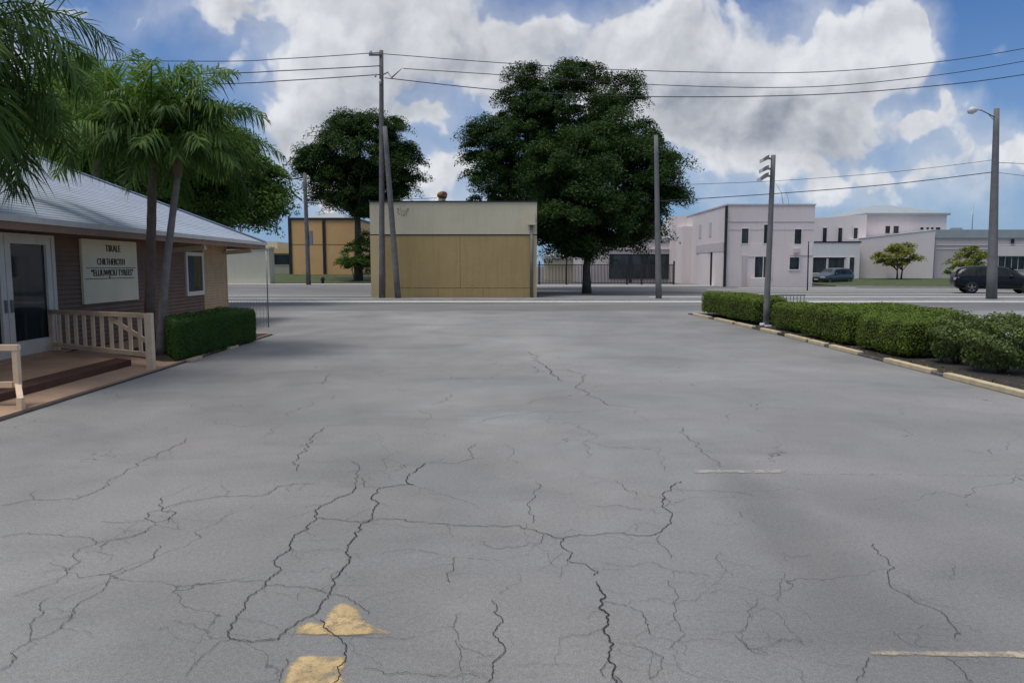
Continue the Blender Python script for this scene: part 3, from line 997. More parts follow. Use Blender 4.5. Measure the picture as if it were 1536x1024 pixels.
# palms
def frond_mesh(rg, L, e0, droop, nl, ll, name, m, az):
    """one pinnate frond along +x rotated by az, starting elevation e0, bending down by droop"""
    n = 16
    pts = [np.zeros(3)]
    ang = e0
    for i in range(n):
        ang -= droop / n * (1.6 * (i / n) + .4)
        pts.append(pts[-1] + np.array([math.cos(ang), 0, math.sin(ang)]) * L / n)
    pts = np.array(pts)
    twist = rg.uniform(-.25, .25)
    b = MB()
    b.tube([Vector(p) for p in pts], [.022 * (1 - .85 * i / n) for i in range(n + 1)], 5, 1, caps=False)
    for k in range(nl):
        s = .14 + .86 * (k + rg.uniform(0, .6)) / nl
        i = min(int(s * n), n - 1)
        f = s * n - i
        p = pts[i] * (1 - f) + pts[i + 1] * f
        d = pts[i + 1] - pts[i]; d /= np.linalg.norm(d)
        up = np.array([-d[2], 0, d[0]])
        shape = math.sin(math.pi * min(1, (s * .92 + .08))) ** .55 * .9 + .1
        for sd in (-1, 1):
            l = ll * shape * rg.uniform(.75, 1.15)
            side = np.array([0, sd, 0])
            plum = rg.normal(0, .62) + twist * sd
            dirv = side * .9 + d * (.55 + .5 * s) + up * plum
            dirv /= np.linalg.norm(dirv)
            wv = np.cross(dirv, up); wv /= np.linalg.norm(wv) + 1e-9
            w = (.017 if L < 3 else .03) * rg.uniform(.7, 1.2)
            g1 = np.array([0, 0, -1.]) * l * rg.uniform(.05, .2)
            g2 = np.array([0, 0, -1.]) * l * rg.uniform(.3, .75)
            q0, q1, q2 = p, p + dirv * l * .5 + g1, p + dirv * l * .92 + g2
            b.add([q0 - wv * w * .6, q0 + wv * w * .6, q1 + wv * w, q1 - wv * w, q2], [(0, 1, 2, 3), (3, 2, 4)])
    ca, sa = math.cos(az), math.sin(az)
    b.v = [(x * ca - y * sa, x * sa + y * ca, z) for x, y, z in b.v]
    return b


def palm(label, base, top, rad, nf, L, m, bark, seed, ll=.5, bend=.2, group='palms beside the house', emax=1.35, emin=-.35, dr=1.):
    rg = np.random.default_rng(seed)
    t = thing('palm_tree', label, 'palm', base, 0, group)
    base, top = Vector(base), Vector(top)
    d = top - base
    pts, rr = [], []
    for i in range(22):
        f = i / 21
        p = Vector((d.x * (f ** (1 + bend)), d.y * f, d.z * f))
        pts.append(p); rr.append(rad * (1.35 - .45 * min(1, f * 6) - .22 * f + (.035 if i % 2 else 0)))
    b = MB(); b.tube(pts, rr, 12); b.build('trunk', bark, t)
    b = MB()
    b.tube([pts[-1] - Vector((0, 0, .05)), pts[-1] + Vector((0, 0, .25)), pts[-1] + Vector((0, 0, .55)), pts[-1] + Vector((0, 0, .7))], [rad * .85, rad * 1.15, rad * .8, rad * .3], 10)
    b.build('crownshaft', 'shaft', t)
    hub = pts[-1] + Vector((0, 0, .5))
    for i in range(nf):
        f = i / (nf - 1)
        az = i * 2.39996 + rg.uniform(-.2, .2)
        e = emax + (emin - emax) * f ** .9 + rg.uniform(-.12, .12)
        fb = frond_mesh(rg, L * rg.uniform(.85, 1.1) * (1 - .15 * (f < .2)), e, rg.uniform(1.0, 1.6) * dr, 64, ll, 'frond', m, az)
        o = fb.build('frond', [M[m], M['palmleaf2']], t)
        o.location = hub
    return t


pb1 = (at(222, 500, 14.9).x, 14.9, .03)
pt1 = at(229, 248, 15.0)
palm('taller palm with a brown trunk in front of the sign, left of the pair', pb1, pt1, .115, 34, 2.5, 'palmleaf2', 'palmbark', 41, .58, .0, emax=1.52, emin=.15, dr=.72)
pb2 = (at(240, 500, 14.4).x, 14.4, .03)
pt2 = at(267, 262, 14.4)
palm('slender leaning grey-trunked palm beside the near end of the hedge', pb2, pt2, .085, 30, 1.8, 'palmleaf', 'palmbark2', 43, .5, .35, emax=1.5, emin=-.1, dr=.85)
palm('bright feathery palm behind the roof, its trunk hidden', (at(140, 400, 27.5).x, 27.5, 0), at(143, 205, 27.5), .16, 30, 3.6, 'palmleaf2', 'palmbark', 49, .95, .0, emax=1.52, emin=-.1, dr=.8)
pb3 = (-8.0, 10.3, .1)
palm('palm with drooping dark fronds over the roof, at the left edge', (-7.85, 10.5, .13), Vector((-7.8, 10.6, 4.35)), .13, 36, 2.25, 'palmleaf', 'palmbark', 47, .68, .1, emin=-.75)


# hedges
def hedge(name, label, foot, z0, z1, m, seed, dens=900, leaf=.055, group=None, bulge=.06, cat='hedge', rnd=.16):
    """clipped hedge over a plan quad (ccw): rounded lumpy core plus leaves all over its skin"""
    rg = np.random.default_rng(seed)
    fp = [Vector((p[0], p[1], 0)) for p in foot]
    cen = sum(fp, Vector()) / 4

    def plan(u, v):
        return fp[0].lerp(fp[1], u).lerp(fp[3].lerp(fp[2], u), v)
    wx, wy = (fp[1] - fp[0]).length, (fp[3] - fp[0]).length
    ph = rg.uniform(0, 6, 6)
    hgt = z1 - z0

    def surf(U, V, Wd):
        """unit cube (-1..1)^3 -> hedge: superellipsoid rounding"""
        p = np.stack([U * wx / 2, V * wy / 2, Wd * hgt / 2], 1)
        h = np.array([wx / 2, wy / 2, hgt / 2])
        rr = min(rnd, h.min() * .9)
        q = np.clip(p, -(h - rr), h - rr)
        dlt = p - q
        L = np.linalg.norm(dlt, axis=1, keepdims=True)
        nrm = np.where(L > 1e-6, dlt / np.maximum(L, 1e-6), 0)
        p2 = q + nrm * rr
        lump = bulge * (np.sin(p[:, 0] * 3.1 + ph[0]) * np.sin(p[:, 1] * 2.7 + ph[1]) + .7 * np.sin(p[:, 1] * 6.1 + ph[2] + p[:, 2] * 3) * np.sin(p[:, 0] * 5.3 + ph[3]) + .4 * np.sin(p[:, 2] * 8 + p[:, 1] * 9 + ph[4]))
        p2 = p2 + nrm * lump[:, None]
        uu, vv = (p2[:, 0] / wx + .5), (p2[:, 1] / wy + .5)
        a, bb, c, d = [np.array((f.x, f.y)) for f in fp]
        xy = (a * (1 - uu)[:, None] + bb * uu[:, None]) * (1 - vv)[:, None] + (d * (1 - uu)[:, None] + c * uu[:, None]) * vv[:, None]
        out = np.concatenate([xy, (z0 + hgt / 2 + p2[:, 2])[:, None]], 1)
        ex = np.array((fp[1] - fp[0]).normalized()); ey = np.array((fp[3] - fp[0]).normalized())
        nn = nrm[:, :1] * ex + nrm[:, 1:2] * ey + nrm[:, 2:] * np.array((0, 0, 1.))
        return out, nn
    faces = [(0, -1, wx * 0 + wy, hgt), (0, 1, wy, hgt), (1, -1, wx, hgt), (1, 1, wx, hgt), (2, 1, wx, wy)]
    AV, AN = [], []
    cv, cf = [], []
    for ax, sg_, la, lb in faces:
        n_ = int(dens * la * lb)
        a, c = rg.uniform(-1, 1, n_), rg.uniform(-1, 1, n_)
        k = np.full(n_, float(sg_))
        args = (k, a, c) if ax == 0 else ((a, k, c) if ax == 1 else (a, c, k))
        p, nn = surf(*args)
        p = p + nn * rg.uniform(-.05, .03, (n_, 1))
        AV.append(p); AN.append(nn + rg.normal(0, .34, (n_, 3)))
        g_ = 14
        aa, cc = np.meshgrid(np.linspace(-1, 1, g_), np.linspace(-1, 1, g_))
        aa, cc = aa.ravel(), cc.ravel(); k = np.full(g_ * g_, float(sg_))
        args = (k, aa, cc) if ax == 0 else ((aa, k, cc) if ax == 1 else (aa, cc, k))
        p, nn = surf(*args)
        p = p - nn * .045
        o0 = sum(len(x) for x in cv)
        cv.append(p)
        for i in range(g_ - 1):
            for j in range(g_ - 1):
                q0 = o0 + i * g_ + j
                cf.append((q0, q0 + 1, q0 + g_ + 1, q0 + g_))
    P, Nn = np.concatenate(AV), np.concatenate(AN)
    V, Fc = leaf_quads(P, Nn, leaf, leaf * .55, rg)
    CV, CF = np.concatenate(cv), np.array(cf)
    org = np.array((cen.x, cen.y, 0))
    Vall = np.concatenate([CV, V]) - org
    Fall = np.concatenate([CF, Fc + len(CV)])
    o = np_mesh(name, Vall, Fall, m)
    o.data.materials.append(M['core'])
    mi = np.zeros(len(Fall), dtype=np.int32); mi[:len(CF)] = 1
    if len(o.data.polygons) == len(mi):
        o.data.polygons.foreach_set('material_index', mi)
    o.location = cen
    return tag(o, label, cat, group)


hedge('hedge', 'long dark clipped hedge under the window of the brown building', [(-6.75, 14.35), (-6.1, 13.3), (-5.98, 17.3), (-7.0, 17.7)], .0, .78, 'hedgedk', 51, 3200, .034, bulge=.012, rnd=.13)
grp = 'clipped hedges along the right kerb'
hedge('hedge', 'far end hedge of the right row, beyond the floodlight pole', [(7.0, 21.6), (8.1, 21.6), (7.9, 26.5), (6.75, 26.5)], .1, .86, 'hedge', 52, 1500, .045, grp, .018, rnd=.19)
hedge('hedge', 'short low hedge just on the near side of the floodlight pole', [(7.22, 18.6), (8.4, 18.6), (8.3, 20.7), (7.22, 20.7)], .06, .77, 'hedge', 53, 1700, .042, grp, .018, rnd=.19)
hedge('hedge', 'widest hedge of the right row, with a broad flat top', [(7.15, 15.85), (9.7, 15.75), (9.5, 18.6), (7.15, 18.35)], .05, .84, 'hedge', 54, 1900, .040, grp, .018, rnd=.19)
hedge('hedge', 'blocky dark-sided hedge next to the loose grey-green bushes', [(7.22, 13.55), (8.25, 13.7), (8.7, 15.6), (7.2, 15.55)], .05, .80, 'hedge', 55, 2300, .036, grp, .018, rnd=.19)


def bush(label, c, r, h, seed, n=5200):
    rg = np.random.default_rng(seed)
    d = rg.normal(size=(n, 3)); d /= np.linalg.norm(d, axis=1, keepdims=True)
    lump = 1 + .13 * np.sin(d[:, 0] * 6 + seed) * np.sin(d[:, 1] * 5 + 1) + .1 * np.sin(d[:, 2] * 9 + d[:, 0] * 7)
    rr = rg.uniform(.72, 1.04, n) * lump
    P = d * rr[:, None] * np.array([r, r, h / 2]) + np.array([0, 0, h / 2 + .08])
    V, Fc = leaf_quads(P, d + rg.normal(0, .6, (n, 3)) + np.array([0, 0, .3]), .065, .03, rg)
    t = thing('bush', label, 'bush', c, 0, 'loose bushes at the end of the right hedge row')
    np_mesh('foliage', V, Fc, 'bushleaf', t)
    b = MB()
    for k in range(7):
        a = k * .9
        b.tube([(0.03 * math.cos(a), .03 * math.sin(a), 0), (r * .6 * math.cos(a), r * .6 * math.sin(a), h * .6)], [.015, .006], 5)
    b.build('stem', 'bark', t)


bush('smaller grey-green bush between the clipped hedge and the right edge bush', (7.88, 13.0, .04), .47, .84, 61)
bush('rounded grey-green bush cut by the right edge of the view', (7.95, 11.9, .04), .6, .88, 62, 7500)
bush('low grey-green bush tucked in behind the rounded edge bush', (9.3, 12.4, .04), .5, .66, 63, 5000)

rgl = np.random.default_rng(77)
nl_ = 900
LP = np.stack([rgl.uniform(7.0, 9.6, nl_), rgl.uniform(9.2, 26.5, nl_), np.full(nl_, .058)], 1)
LP[:500, 0] = 6.98 + np.abs(rgl.normal(0, .16, 500))
LV, LF = leaf_quads(LP, np.array([0, 0, 1.]) + rgl.normal(0, .25, (nl_, 3)), .07, .035, rgl)
o = np_mesh('leaf_litter', LV, LF, 'litter'); o['kind'] = 'stuff'
o['label'] = 'dry leaves scattered on the dark soil under the right hedges'; o['category'] = 'leaf litter'
# planting bed and kerb on the right
b = MB()
b.prism([(6.98, 9.0), (10.4, 9.0), (10.2, 19.2), (8.9, 26.9), (6.75, 27.2)], -.01, .05)
structure(b.build('planting_bed', 'soil'))
b = MB()
kp = [(6.93, 8.5), (6.93, 19), (6.8, 23.5), (6.58, 27.3)]
for p, q in zip(kp, kp[1:]):
    b.prism([(p[0] - .07, p[1]), (p[0] + .07, p[1]), (q[0] + .07, q[1]), (q[0] - .07, q[1])], -.01, .045)
structure(b.build('planting_kerb', 'darkkerb'))
segs = [((1433, 566), (1560, 600)), ((1336, 543), (1397, 561)), ((1252, 522), (1282, 533)), ((1224, 514), (1240, 520)), ((1184, 505), (1203, 513)), ((1147, 496), (1161, 502)), ((1112, 487), (1128, 493)), ((1077, 480), (1093, 486)), ((1052, 473), (1066, 478))]
where = ['beside the rounded edge bush, nearest of the row', 'below the blocky hedge', 'below the widest hedge', 'short one below the left part of the widest hedge', 'below the short low hedge', 'just before the floodlight pole', 'just beyond the floodlight pole', 'below the middle of the far hedge', 'at the far tip of the hedge row']


def kx(y):
    for p, q in zip(kp, kp[1:]):
        if p[1] <= y <= q[1]:
            return p[0] + (q[0] - p[0]) * (y - p[1]) / (q[1] - p[1])
    return kp[-1][0]


for (a, c), wl in zip(segs, where):
    ya, yb = sorted((G(*a).y, G(*c).y))
    yb = min(yb, 27.2)
    b = MB()
    xa, xb = kx(ya) - .085, kx(yb) - .085
    b.prism([(xa, ya), (xa + .13, ya), (xb + .13, yb), (xb, yb)], .001, .082)
    o = b.build('kerb_block', 'kerbpaint')
    o.data.transform(Matrix.Translation((-xa, -ya, 0))); o.location = (xa, ya, 0)
    mod = o.modifiers.new('bev', 'BEVEL'); mod.width = .012; mod.segments = 2
    tag(o, 'cream painted kerb block ' + wl, 'kerb block', 'cream kerb blocks along the right bed')

# ------------------------------------------------------------------ tan building across the road
YB = 42.4
xl, xr = at(557, 446, YB).x, at(805, 446, YB).x
tb_ = thing('flat_roof_building', 'windowless tan building with a cream top band across the road', 'building', ((xl + xr) / 2, YB, 0))
hw = (xr - xl) / 2
D = 9.0
z1, zb_ = 5.38, 3.58
b = MB()
b.box((-hw + .04, .04, 0), (hw - .04, D, zb_ - .06)); b.build('wall', 'tanwall', tb_)
b = MB(); b.box((-hw, 0, zb_), (hw, D + .03, z1)); b.build('parapet', 'creamwall', tb_)
b = MB(); b.box((-hw - .05, -.05, z1 + .002), (hw + .05, D + .08, z1 + .07)); b.build('coping', 'trim', tb_)
b = MB(); b.box((-hw + .02, .02, zb_ - .06), (hw - .02, .3, zb_)); b.build('shadow_gap', 'trim', tb_)
b = MB()
b.box((-hw, .0, 0), (-hw + .55, .039, zb_ - .061)); b.build('corner_strip', 'tanlite', tb_)
b = MB(); b.box((hw - .28, .0, 0), (hw, .039, zb_ - .061)); b.build('corner_strip', 'tanlite', tb_)
b = MB()
b.box((-hw + 1.35, .012, 0), (hw - .285, .039, .52))
b.build('plinth', 'tanwall', tb_)
b = MB()
b.box((-hw + 1.3, .028, .525), (hw - .285, .039, .56))
for x in (-.92, 1.65):
    b.box((x, .008, 0), (x + .025, .0119, .52))
b.box((.35, .034, .56), (.37, .039, zb_ - .062)); b.box((-hw + .8, .034, 0), (-hw + .83, .039, zb_ - .062))
b.build('joint', 'rust', tb_)
b = MB()
b.tube([(hw - .3, -.09, .0), (hw - .3, -.09, 4.1)], .08, 10); b.box((hw - .36, -.02, 1.2), (hw - .24, .0, 1.25)); b.box((hw - .36, -.02, 3.0), (hw - .24, .0, 3.05))
pp = b.build('downpipe', 'polec', tb_)
b = MB(); b.box((hw - .52, -.26, 4.1), (hw - .05, -.002, 4.2)); b.box((hw - .4, -.24, 4.2), (hw - .1, -.002, 4.75)); b.build('pipe_head', 'creamwall', pp)
# scribbled mark on the cream band
b = MB()
S = [[(0, .32), (.05, .4), (.1, .3), (.02, .18), (.1, .05), (.16, .1)], [(.22, .48), (.2, .3), (.24, .02), (.3, -.05)], [(.32, .3), (.36, 0), (.42, -.05), (.46, .3)], [(.52, 0), (.56, .35), (.66, .38), (.64, .25), (.55, .2)]]
for st in S:
    pts = [Vector((-hw + 1.55 + x, -.0, 4.65 + z)) for x, z in st]
    for p, q in zip(pts, pts[1:]):
        b.bar(p + Vector((0, -.004, 0)), q + Vector((0, -.004, 0)), .006, .022)
b.build('scribble', 'wire', tb_)
# rusty vent on its roof
vp = at(663, 300, YB + 2.5)
v = thing('roof_vent', 'rusty brown vent cowl on the roof edge of the tan building', 'vent', (vp.x, vp.y, z1 + .07))
b = MB(); b.tube([(0, 0, 0), (0, 0, .35), (0, 0, .4)], [.22, .22, .2], 12); b.build('collar', 'creamwall', v)
b = MB()
b.tube([(-.05, 0, .36), (0, 0, .5), (.02, 0, .68), (.0, 0, .78)], [.24, .31, .27, .1], 12)
b.tube([(.05, -.05, .55), (.2, -.32, .57)], [.2, .17], 10)
b.build('cowl', 'rust', v)

# ------------------------------------------------------------------ utility poles and lamps
def pole_thing(name, label, base, top, r0, r1, m, group, n=12, cat='utility pole'):
    t = thing(name, label, cat, base, 0, group)
    d = Vector(top) - Vector(base)
    b = MB(); b.tube([d * (i / 8) for i in range(9)], [r0 + (r1 - r0) * i / 8 for i in range(9)], n)
    b.build('pole', m, t)
    return t


PG = 'utility poles by the road'
PA = at(573, 446, 41.0); PA.z = .03
PAt = at(572, 76, 41.0)
pa = pole_thing('utility_pole', 'tallest utility pole carrying the wires in front of the tan building', PA, PAt, .17, .11, 'pole', PG)
h = PAt.z - PA.z
b = MB(); b.bar((-.45, -.1, h - .25), (.25, -.1, h - .25), .09, .1); b.build('crossarm', 'pole', pa)
for dz, dx in ((-.1, -.35), (-1.3, -.12), (-1.65, .12)):
    b = MB(); b.tube([(dx, -.12, h + dz - .12), (dx, -.12, h + dz), (dx, -.12, h + dz + .12)], [.04, .075, .04], 8); b.build('insulator', 'lightgrey', pa)
b = MB(); b.tube([(.1, -.05, h - 1.35), (.55, -.1, h - 1.15), (.75, -.15, h - 1.45), (1.35, -.2, h - .95)], [.03, .045, .05, .012], 6); b.build('switch_arm', 'steel', pa)
PB = at(597, 446, 40.7); PB.z = .03
pb = pole_thing('utility_pole', 'leaning prop pole braced against the tallest pole', PB, at(577, 190, 40.95), .17, .13, 'pole', PG)
PC = at(988, 450, 40.0); PC.z = .03
pole_thing('utility_pole', 'plain bare grey pole standing in front of the large dark tree', PC, at(984, 203, 40.0), .17, .11, 'polec', PG)
pd_ = G(463, 427)
pd = pole_thing('utility_pole', 'distant leaning pole with a bracket before the orange wall', (pd_.x, pd_.y, 0), at(457, 260, pd_.y), .24, .17, 'pole', PG)
hh = at(457, 260, pd_.y).z
b = MB(); b.tube([(-.4, 0, hh - 2.6), (-1.4, 0, hh - 1.8), (-1.6, 0, hh - .6), (-.3, 0, hh - .4)], .07, 6); b.tube([(-.2, 0, hh - 2.8), (2.4, 0, hh - 2.9), (4.2, 0, hh - 4.2)], [.06, .06, .03], 6); b.build('bracket', 'black', pd)
b = MB(); b.box((.22, -.15, 3.8), (.5, .2, 5.2)); b.build('transformer_box', 'steel', pd)

PM = Vector((7.28, 21.15, 0.03))
fl = pole_thing('floodlight_pole', 'grey pole with stacked floodlights rising from the right hedge row', PM, Vector((7.33, 21.15, 4.86)), .09, .065, 'polec', None, cat='light pole')
for i, (dz, ln, tl) in enumerate(((-.10, .14, .0), (-.38, .15, .0), (-.58, .2, .12))):
    z = 4.83 + dz
    b = MB()
    b.bar((.02, 0, z), (-.14, -.05, z), .05, .05)
    b.prism([(-.14 - ln, -.17), (-.12, -.17), (-.12, .12), (-.14 - ln, .12)], [z - .1 - tl * .4, z - .03, z - .03, z - .1 - tl * .4], [z - .02 - tl * .4, z + .09, z + .09, z - .02 - tl * .4])
    f = b.build('floodlight', 'steel', fl)
    b = MB(); b.prism([(-.15 - ln, -.18), (-.14 - ln, -.18), (-.14 - ln, .13), (-.15 - ln, .13)], z - .11 - tl * .4, z - .01 - tl * .4); b.build('lens', 'lightgrey', f)
b = MB(); b.tube([(-.13, -.08, 0.02), (-.13, -.08, .12)], [.08, .07], 10); b.tube([(.0, 0, .0), (0, 0, .06)], .16, 12); b.build('base_flange', 'lightgrey', fl)

PS = at(1487, 451, 40.0); PS.z = .02
PSt = at(1495, 163, 40.0)
sl = pole_thing('street_lamp', 'tall tapered street lamp pole in front of the black car', PS, PSt, .27, .13, 'polec', None, cat='street lamp')
h = PSt.z - PS.z
dx = PSt.x - PS.x
b = MB(); b.tube([(dx - .08, 0, h - .45), (dx - .5, -.1, h - .28), (dx - .95, -.2, h - .12), (dx - 1.25, -.25, h - .12)], [.035, .03, .03, .03], 8); b.tube([(dx - .08, 0, h - .62), (dx - .45, -.08, h - .33)], .015, 6); b.build('arm', 'steel', sl)
b = MB(); b.tube([(dx - 1.15, -.24, h - .12), (dx - 1.25, -.25, h - .12), (dx - 1.45, -.28, h - .15), (dx - 1.62, -.3, h - .2), (dx - 1.68, -.31, h - .22)], [.05, .13, .2, .15, .03], 12); b.build('lamp_head', 'lightgrey', sl)

# wires
def wire(label, pts, r=.02, Ys=None, sub=10, group='overhead power lines'):
    P = [Vector(p) for p in pts]
    # Catmull-Rom through the points
    out = []
    for i in range(len(P) - 1):
        p0, p1, p2, p3 = P[max(i - 1, 0)], P[i], P[i + 1], P[min(i + 2, len(P) - 1)]
        for k in range(sub):
            t = k / sub
            out.append(.5 * ((2 * p1) + (p2 - p0) * t + (2 * p0 - 5 * p1 + 4 * p2 - p3) * t * t + (-p0 + 3 * p1 - 3 * p2 + p3) * t ** 3))
    out.append(P[-1])
    o0 = out[0].copy()
    b = MB(); b.tube([p - o0 for p in out], r, 5)
    o = b.build('power_line', 'wire')
    o.location = o0
    tag(o, label, 'power line', group)


Yw = 40.9
wire('topmost wire left of the tallest pole', [at(-300, 84, 41.5), at(280, 92, 41.2), at(430, 88, 41), at(569, 79, Yw)], .022)
wire('middle wire left of the tallest pole', [at(-300, 120, 41.5), at(290, 111, 41.2), at(430, 106, 41), at(570, 99, Yw)], .026)
wire('lowest wire left of the tallest pole', [at(-300, 142, 41.5), at(300, 127, 41.2), at(430, 121, 41), at(570, 112, Yw)], .026)
wire('topmost wire right of the tallest pole, over the big trees', [at(575, 81, Yw), at(760, 95, 41), at(960, 106, 41), at(1200, 109, 41), at(1380, 96, 41), at(1536, 73, 41), at(1800, 20, 41)], .02)
wire('middle wire right of the tallest pole, over the big trees', [at(605, 103, Yw), at(760, 113, 41), at(975, 127, 41), at(1200, 131, 41), at(1380, 116, 41), at(1536, 92, 41), at(1800, 40, 41)], .02)
wire('lowest wire right of the tallest pole, over the big trees', [at(577, 117, Yw), at(760, 136, 41), at(965, 145, 41), at(1200, 143, 41), at(1380, 131, 41), at(1536, 112, 41), at(1800, 66, 41)], .024)
wire('lower wire running from the dark tree to the street lamp pole', [at(985, 302, 40), at(1170, 290, 40), at(1340, 276, 40), at(1491, 258, 40)], .022, group='low wires to the street lamp')
wire('upper thin wire running from the floodlight pole to the street lamp pole', [at(1000, 278, 40), at(1170, 271, 40), at(1340, 258, 40), at(1491, 240, 40)], .012, group='low wires to the street lamp')
wire('thin upper wire leaving the street lamp pole to the right', [at(1496, 244, 40), at(1600, 246, 40), at(1760, 235, 40)], .014, group='low wires to the street lamp')
wire('thin lower wire leaving the street lamp pole to the right', [at(1496, 259, 40), at(1600, 268, 40), at(1760, 262, 40)], .012, group='low wires to the street lamp')
wire('short thin wire left of the distant pole', [at(380, 262, pd_.y), at(457, 270, pd_.y)], .03, group='wires of the distant pole')
wire('thin cable on the roof of the tan building beside the vent', [at(560, 302, 44.5), at(610, 299, 44.6), at(655, 297, 44.7)], .015, group='roof cable')

# ------------------------------------------------------------------ buildings beyond
def win(parent, x0, x1, z0, z1, y=0., m='glass2', fm='pinkl', fw=.08, mull=0, frame=True):
    b = MB()
    if frame:
        b.box((x0 - fw, y - .05, z0 - fw), (x0, y + .02, z1 + fw)); b.box((x1, y - .05, z0 - fw), (x1 + fw, y + .02, z1 + fw))
        b.box((x0, y - .05, z1), (x1, y + .02, z1 + fw)); b.box((x0, y - .07, z0 - fw), (x1, y + .02, z0))
    for k in range(mull):
        x = x0 + (x1 - x0) * (k + 1) / (mull + 1)
        b.box((x - .03, y - .045, z0), (x + .03, y + .01, z1))
    w = b.build('window', fm, parent)
    b = MB(); b.box((x0, y - .02, z0), (x1, y - .004, z1)); b.build('pane', m, w)
    return w


def ppx(Y, x):
    return (x - 768) / F * Y * 1.0


def pz(Y, py, px=768):
    return at(px, py, Y).z


# two-storey mauve building
YP = 65.0
xL, xR = at(1088, 430, YP).x, at(1218, 430, YP).x
pk = thing('office_building', 'two-storey mauve block with a black corner pipe', 'building', (xL, YP, 0))
Wp = xR - xL
hp = pz(YP, 308, 1150)
b = MB(); b.box((0, 0, 0), (Wp, 15, hp)); b.build('wall', 'pink', pk)
b = MB(); b.box((-.06, -.06, hp + .002), (Wp + .06, 15.06, hp + .12)); b.build('coping', 'pinkd', pk)
b = MB()
zz = pz(YP, 333); b.box((.02, -.03, zz), (Wp - .02, -.002, zz + .06)); zz2 = pz(YP, 345); b.box((.02, -.02, zz2), (Wp - .02, -.002, zz2 + .03)); b.build('band', 'pinkd', pk)
b = MB(); b.box((-.22, -.2, 0), (-.02, -.0, hp - .05)); b.build('corner_pipe', 'black', pk)


def X(px, Y=YP):
    return at(px, 400, Y).x - xL


def Z(py, Y=YP):
    return pz(Y, py)


for (a, c, t, bt) in ((1111, 1121, 343, 365), (1144, 1156, 337, 365), (1190, 1200, 344, 366)):
    win(pk, X(a), X(c), Z(bt), Z(t), 0, fw=.06)
win(pk, X(1132), X(1157), Z(416), Z(385), 0, mull=1)
win(pk, X(1184), X(1198), Z(404), Z(386), 0, m='glass', fw=.1)
b = MB(); b.box((X(1112), -.04, Z(385)), (X(1150), -.003, Z(365.5))); b.build('wall_panel', 'pinkl', pk)
b = MB(); b.box((X(1184), -.06, Z(383)), (X(1218) - .02, -.003, Z(367))); b.build('wall_panel', 'pinkl', pk)
b = MB(); b.box((X(1189), -.42, Z(380)), (X(1197), -.061, Z(373))); b.box((X(1190), -.44, Z(379)), (X(1196), -.421, Z(374))); b.build('air_conditioner', 'pinkd', pk)
b = MB(); b.box((X(1113), -.12, .0), (X(1119), -.003, Z(383))); b.build('downpipe', 'pinkd', pk)
b = MB(); b.box((X(1127), -.5, 0), (X(1150), -.003, .75)); b.build('planter_wall', 'pinkl', pk)
# left-side features (faces -x)
b = MB()
b.box((-.03, 1.0, 0), (-.002, 4.2, 3.1)); b.build('roller_door', 'pinkl', pk)
b = MB(); b.box((-.03, 6.0, .0), (-.002, 9.5, 3.1)); b.build('roller_door', 'pinkl', pk)
b = MB(); b.box((-.06, .8, 3.101), (-.002, 10.5, 3.9)); b.build('band', 'pinkd', pk)
for y_ in (5.0, 8.8):
    b = MB(); b.box((-.04, y_, 4.6), (-.002, y_ + .9, 5.9)); b.build('shutter', 'pinkd', pk)
b = MB(); b.box((-.12, 4.5, 0), (-.0, 4.75, 3.1)); b.build('downpipe', 'black', pk)
b = MB(); b.box((-1.6, 15, 0), (-.001, 19, pz(78, 322))); b.box((-1.0, 12.5, 0), (-.0015, 15, pz(78, 340))); b.build('rear_block', 'pinkl', pk)

# white wing with hipped block behind
YW = 84.0
wl = at(1205, 420, YW).x
wg = thing('office_building', 'white wing with shop windows behind the blue parked car', 'building', (wl, YW, .2))


def XW(px, Y=YW):
    return at(px, 400, Y).x - wl


def ZW(py, Y=YW):
    return pz(Y, py) - .2


b = MB(); b.box((0, 0, -.3), (XW(1289), 8, ZW(364))); b.build('wall', 'whitewall', wg)
b = MB(); b.box((-.1, -.05, ZW(364) + .002), (XW(1289) + .1, 8, ZW(362))); b.build('coping', 'black', wg)
b = MB(); b.box((-.05, -.09, ZW(387)), (XW(1268), -.002, ZW(386))); b.build('canopy', 'black', wg)
for a, c in ((1219, 1239), (1242, 1266)):
    win(wg, XW(a), XW(c), ZW(409), ZW(387), 0, fw=.1, fm='pinkl')
win(wg, XW(1274), XW(1281), ZW(413), ZW(386), 0, fm='whitewall', fw=.06)
# upper part
up0 = [XW(1212, 88), XW(1297, 87)]
b = MB()
b.prism([(up0[0], 5.0), (up0[1], 3.0), (up0[1] + .02, 16), (up0[0], 16)], 0, [ZW(328, 89), ZW(322, 87), ZW(322, 87), ZW(328, 89)])
b.build('wall', 'pinkl', wg)
for a, c in ((1231, 1237), (1254, 1260), (1277, 1283)):
    f = ((a + c) / 2 - 1212) / 85
    yy = 5.0 - 2.0 * f
    win(wg, XW(a, YW + yy), XW(c, YW + yy), ZW(364, YW + yy), ZW(342, YW + yy), yy - .16, fw=.05)
# hipped block
YH = 88.0
hl_ = at(1296, 400, YH).x
hb = thing('office_building', 'upper mauve block with a grey low hipped roof', 'building', (hl_, YH, .3))


def XH(px):
    return at(px, 400, YH).x - hl_


def ZH(py):
    return pz(YH, py) - .3


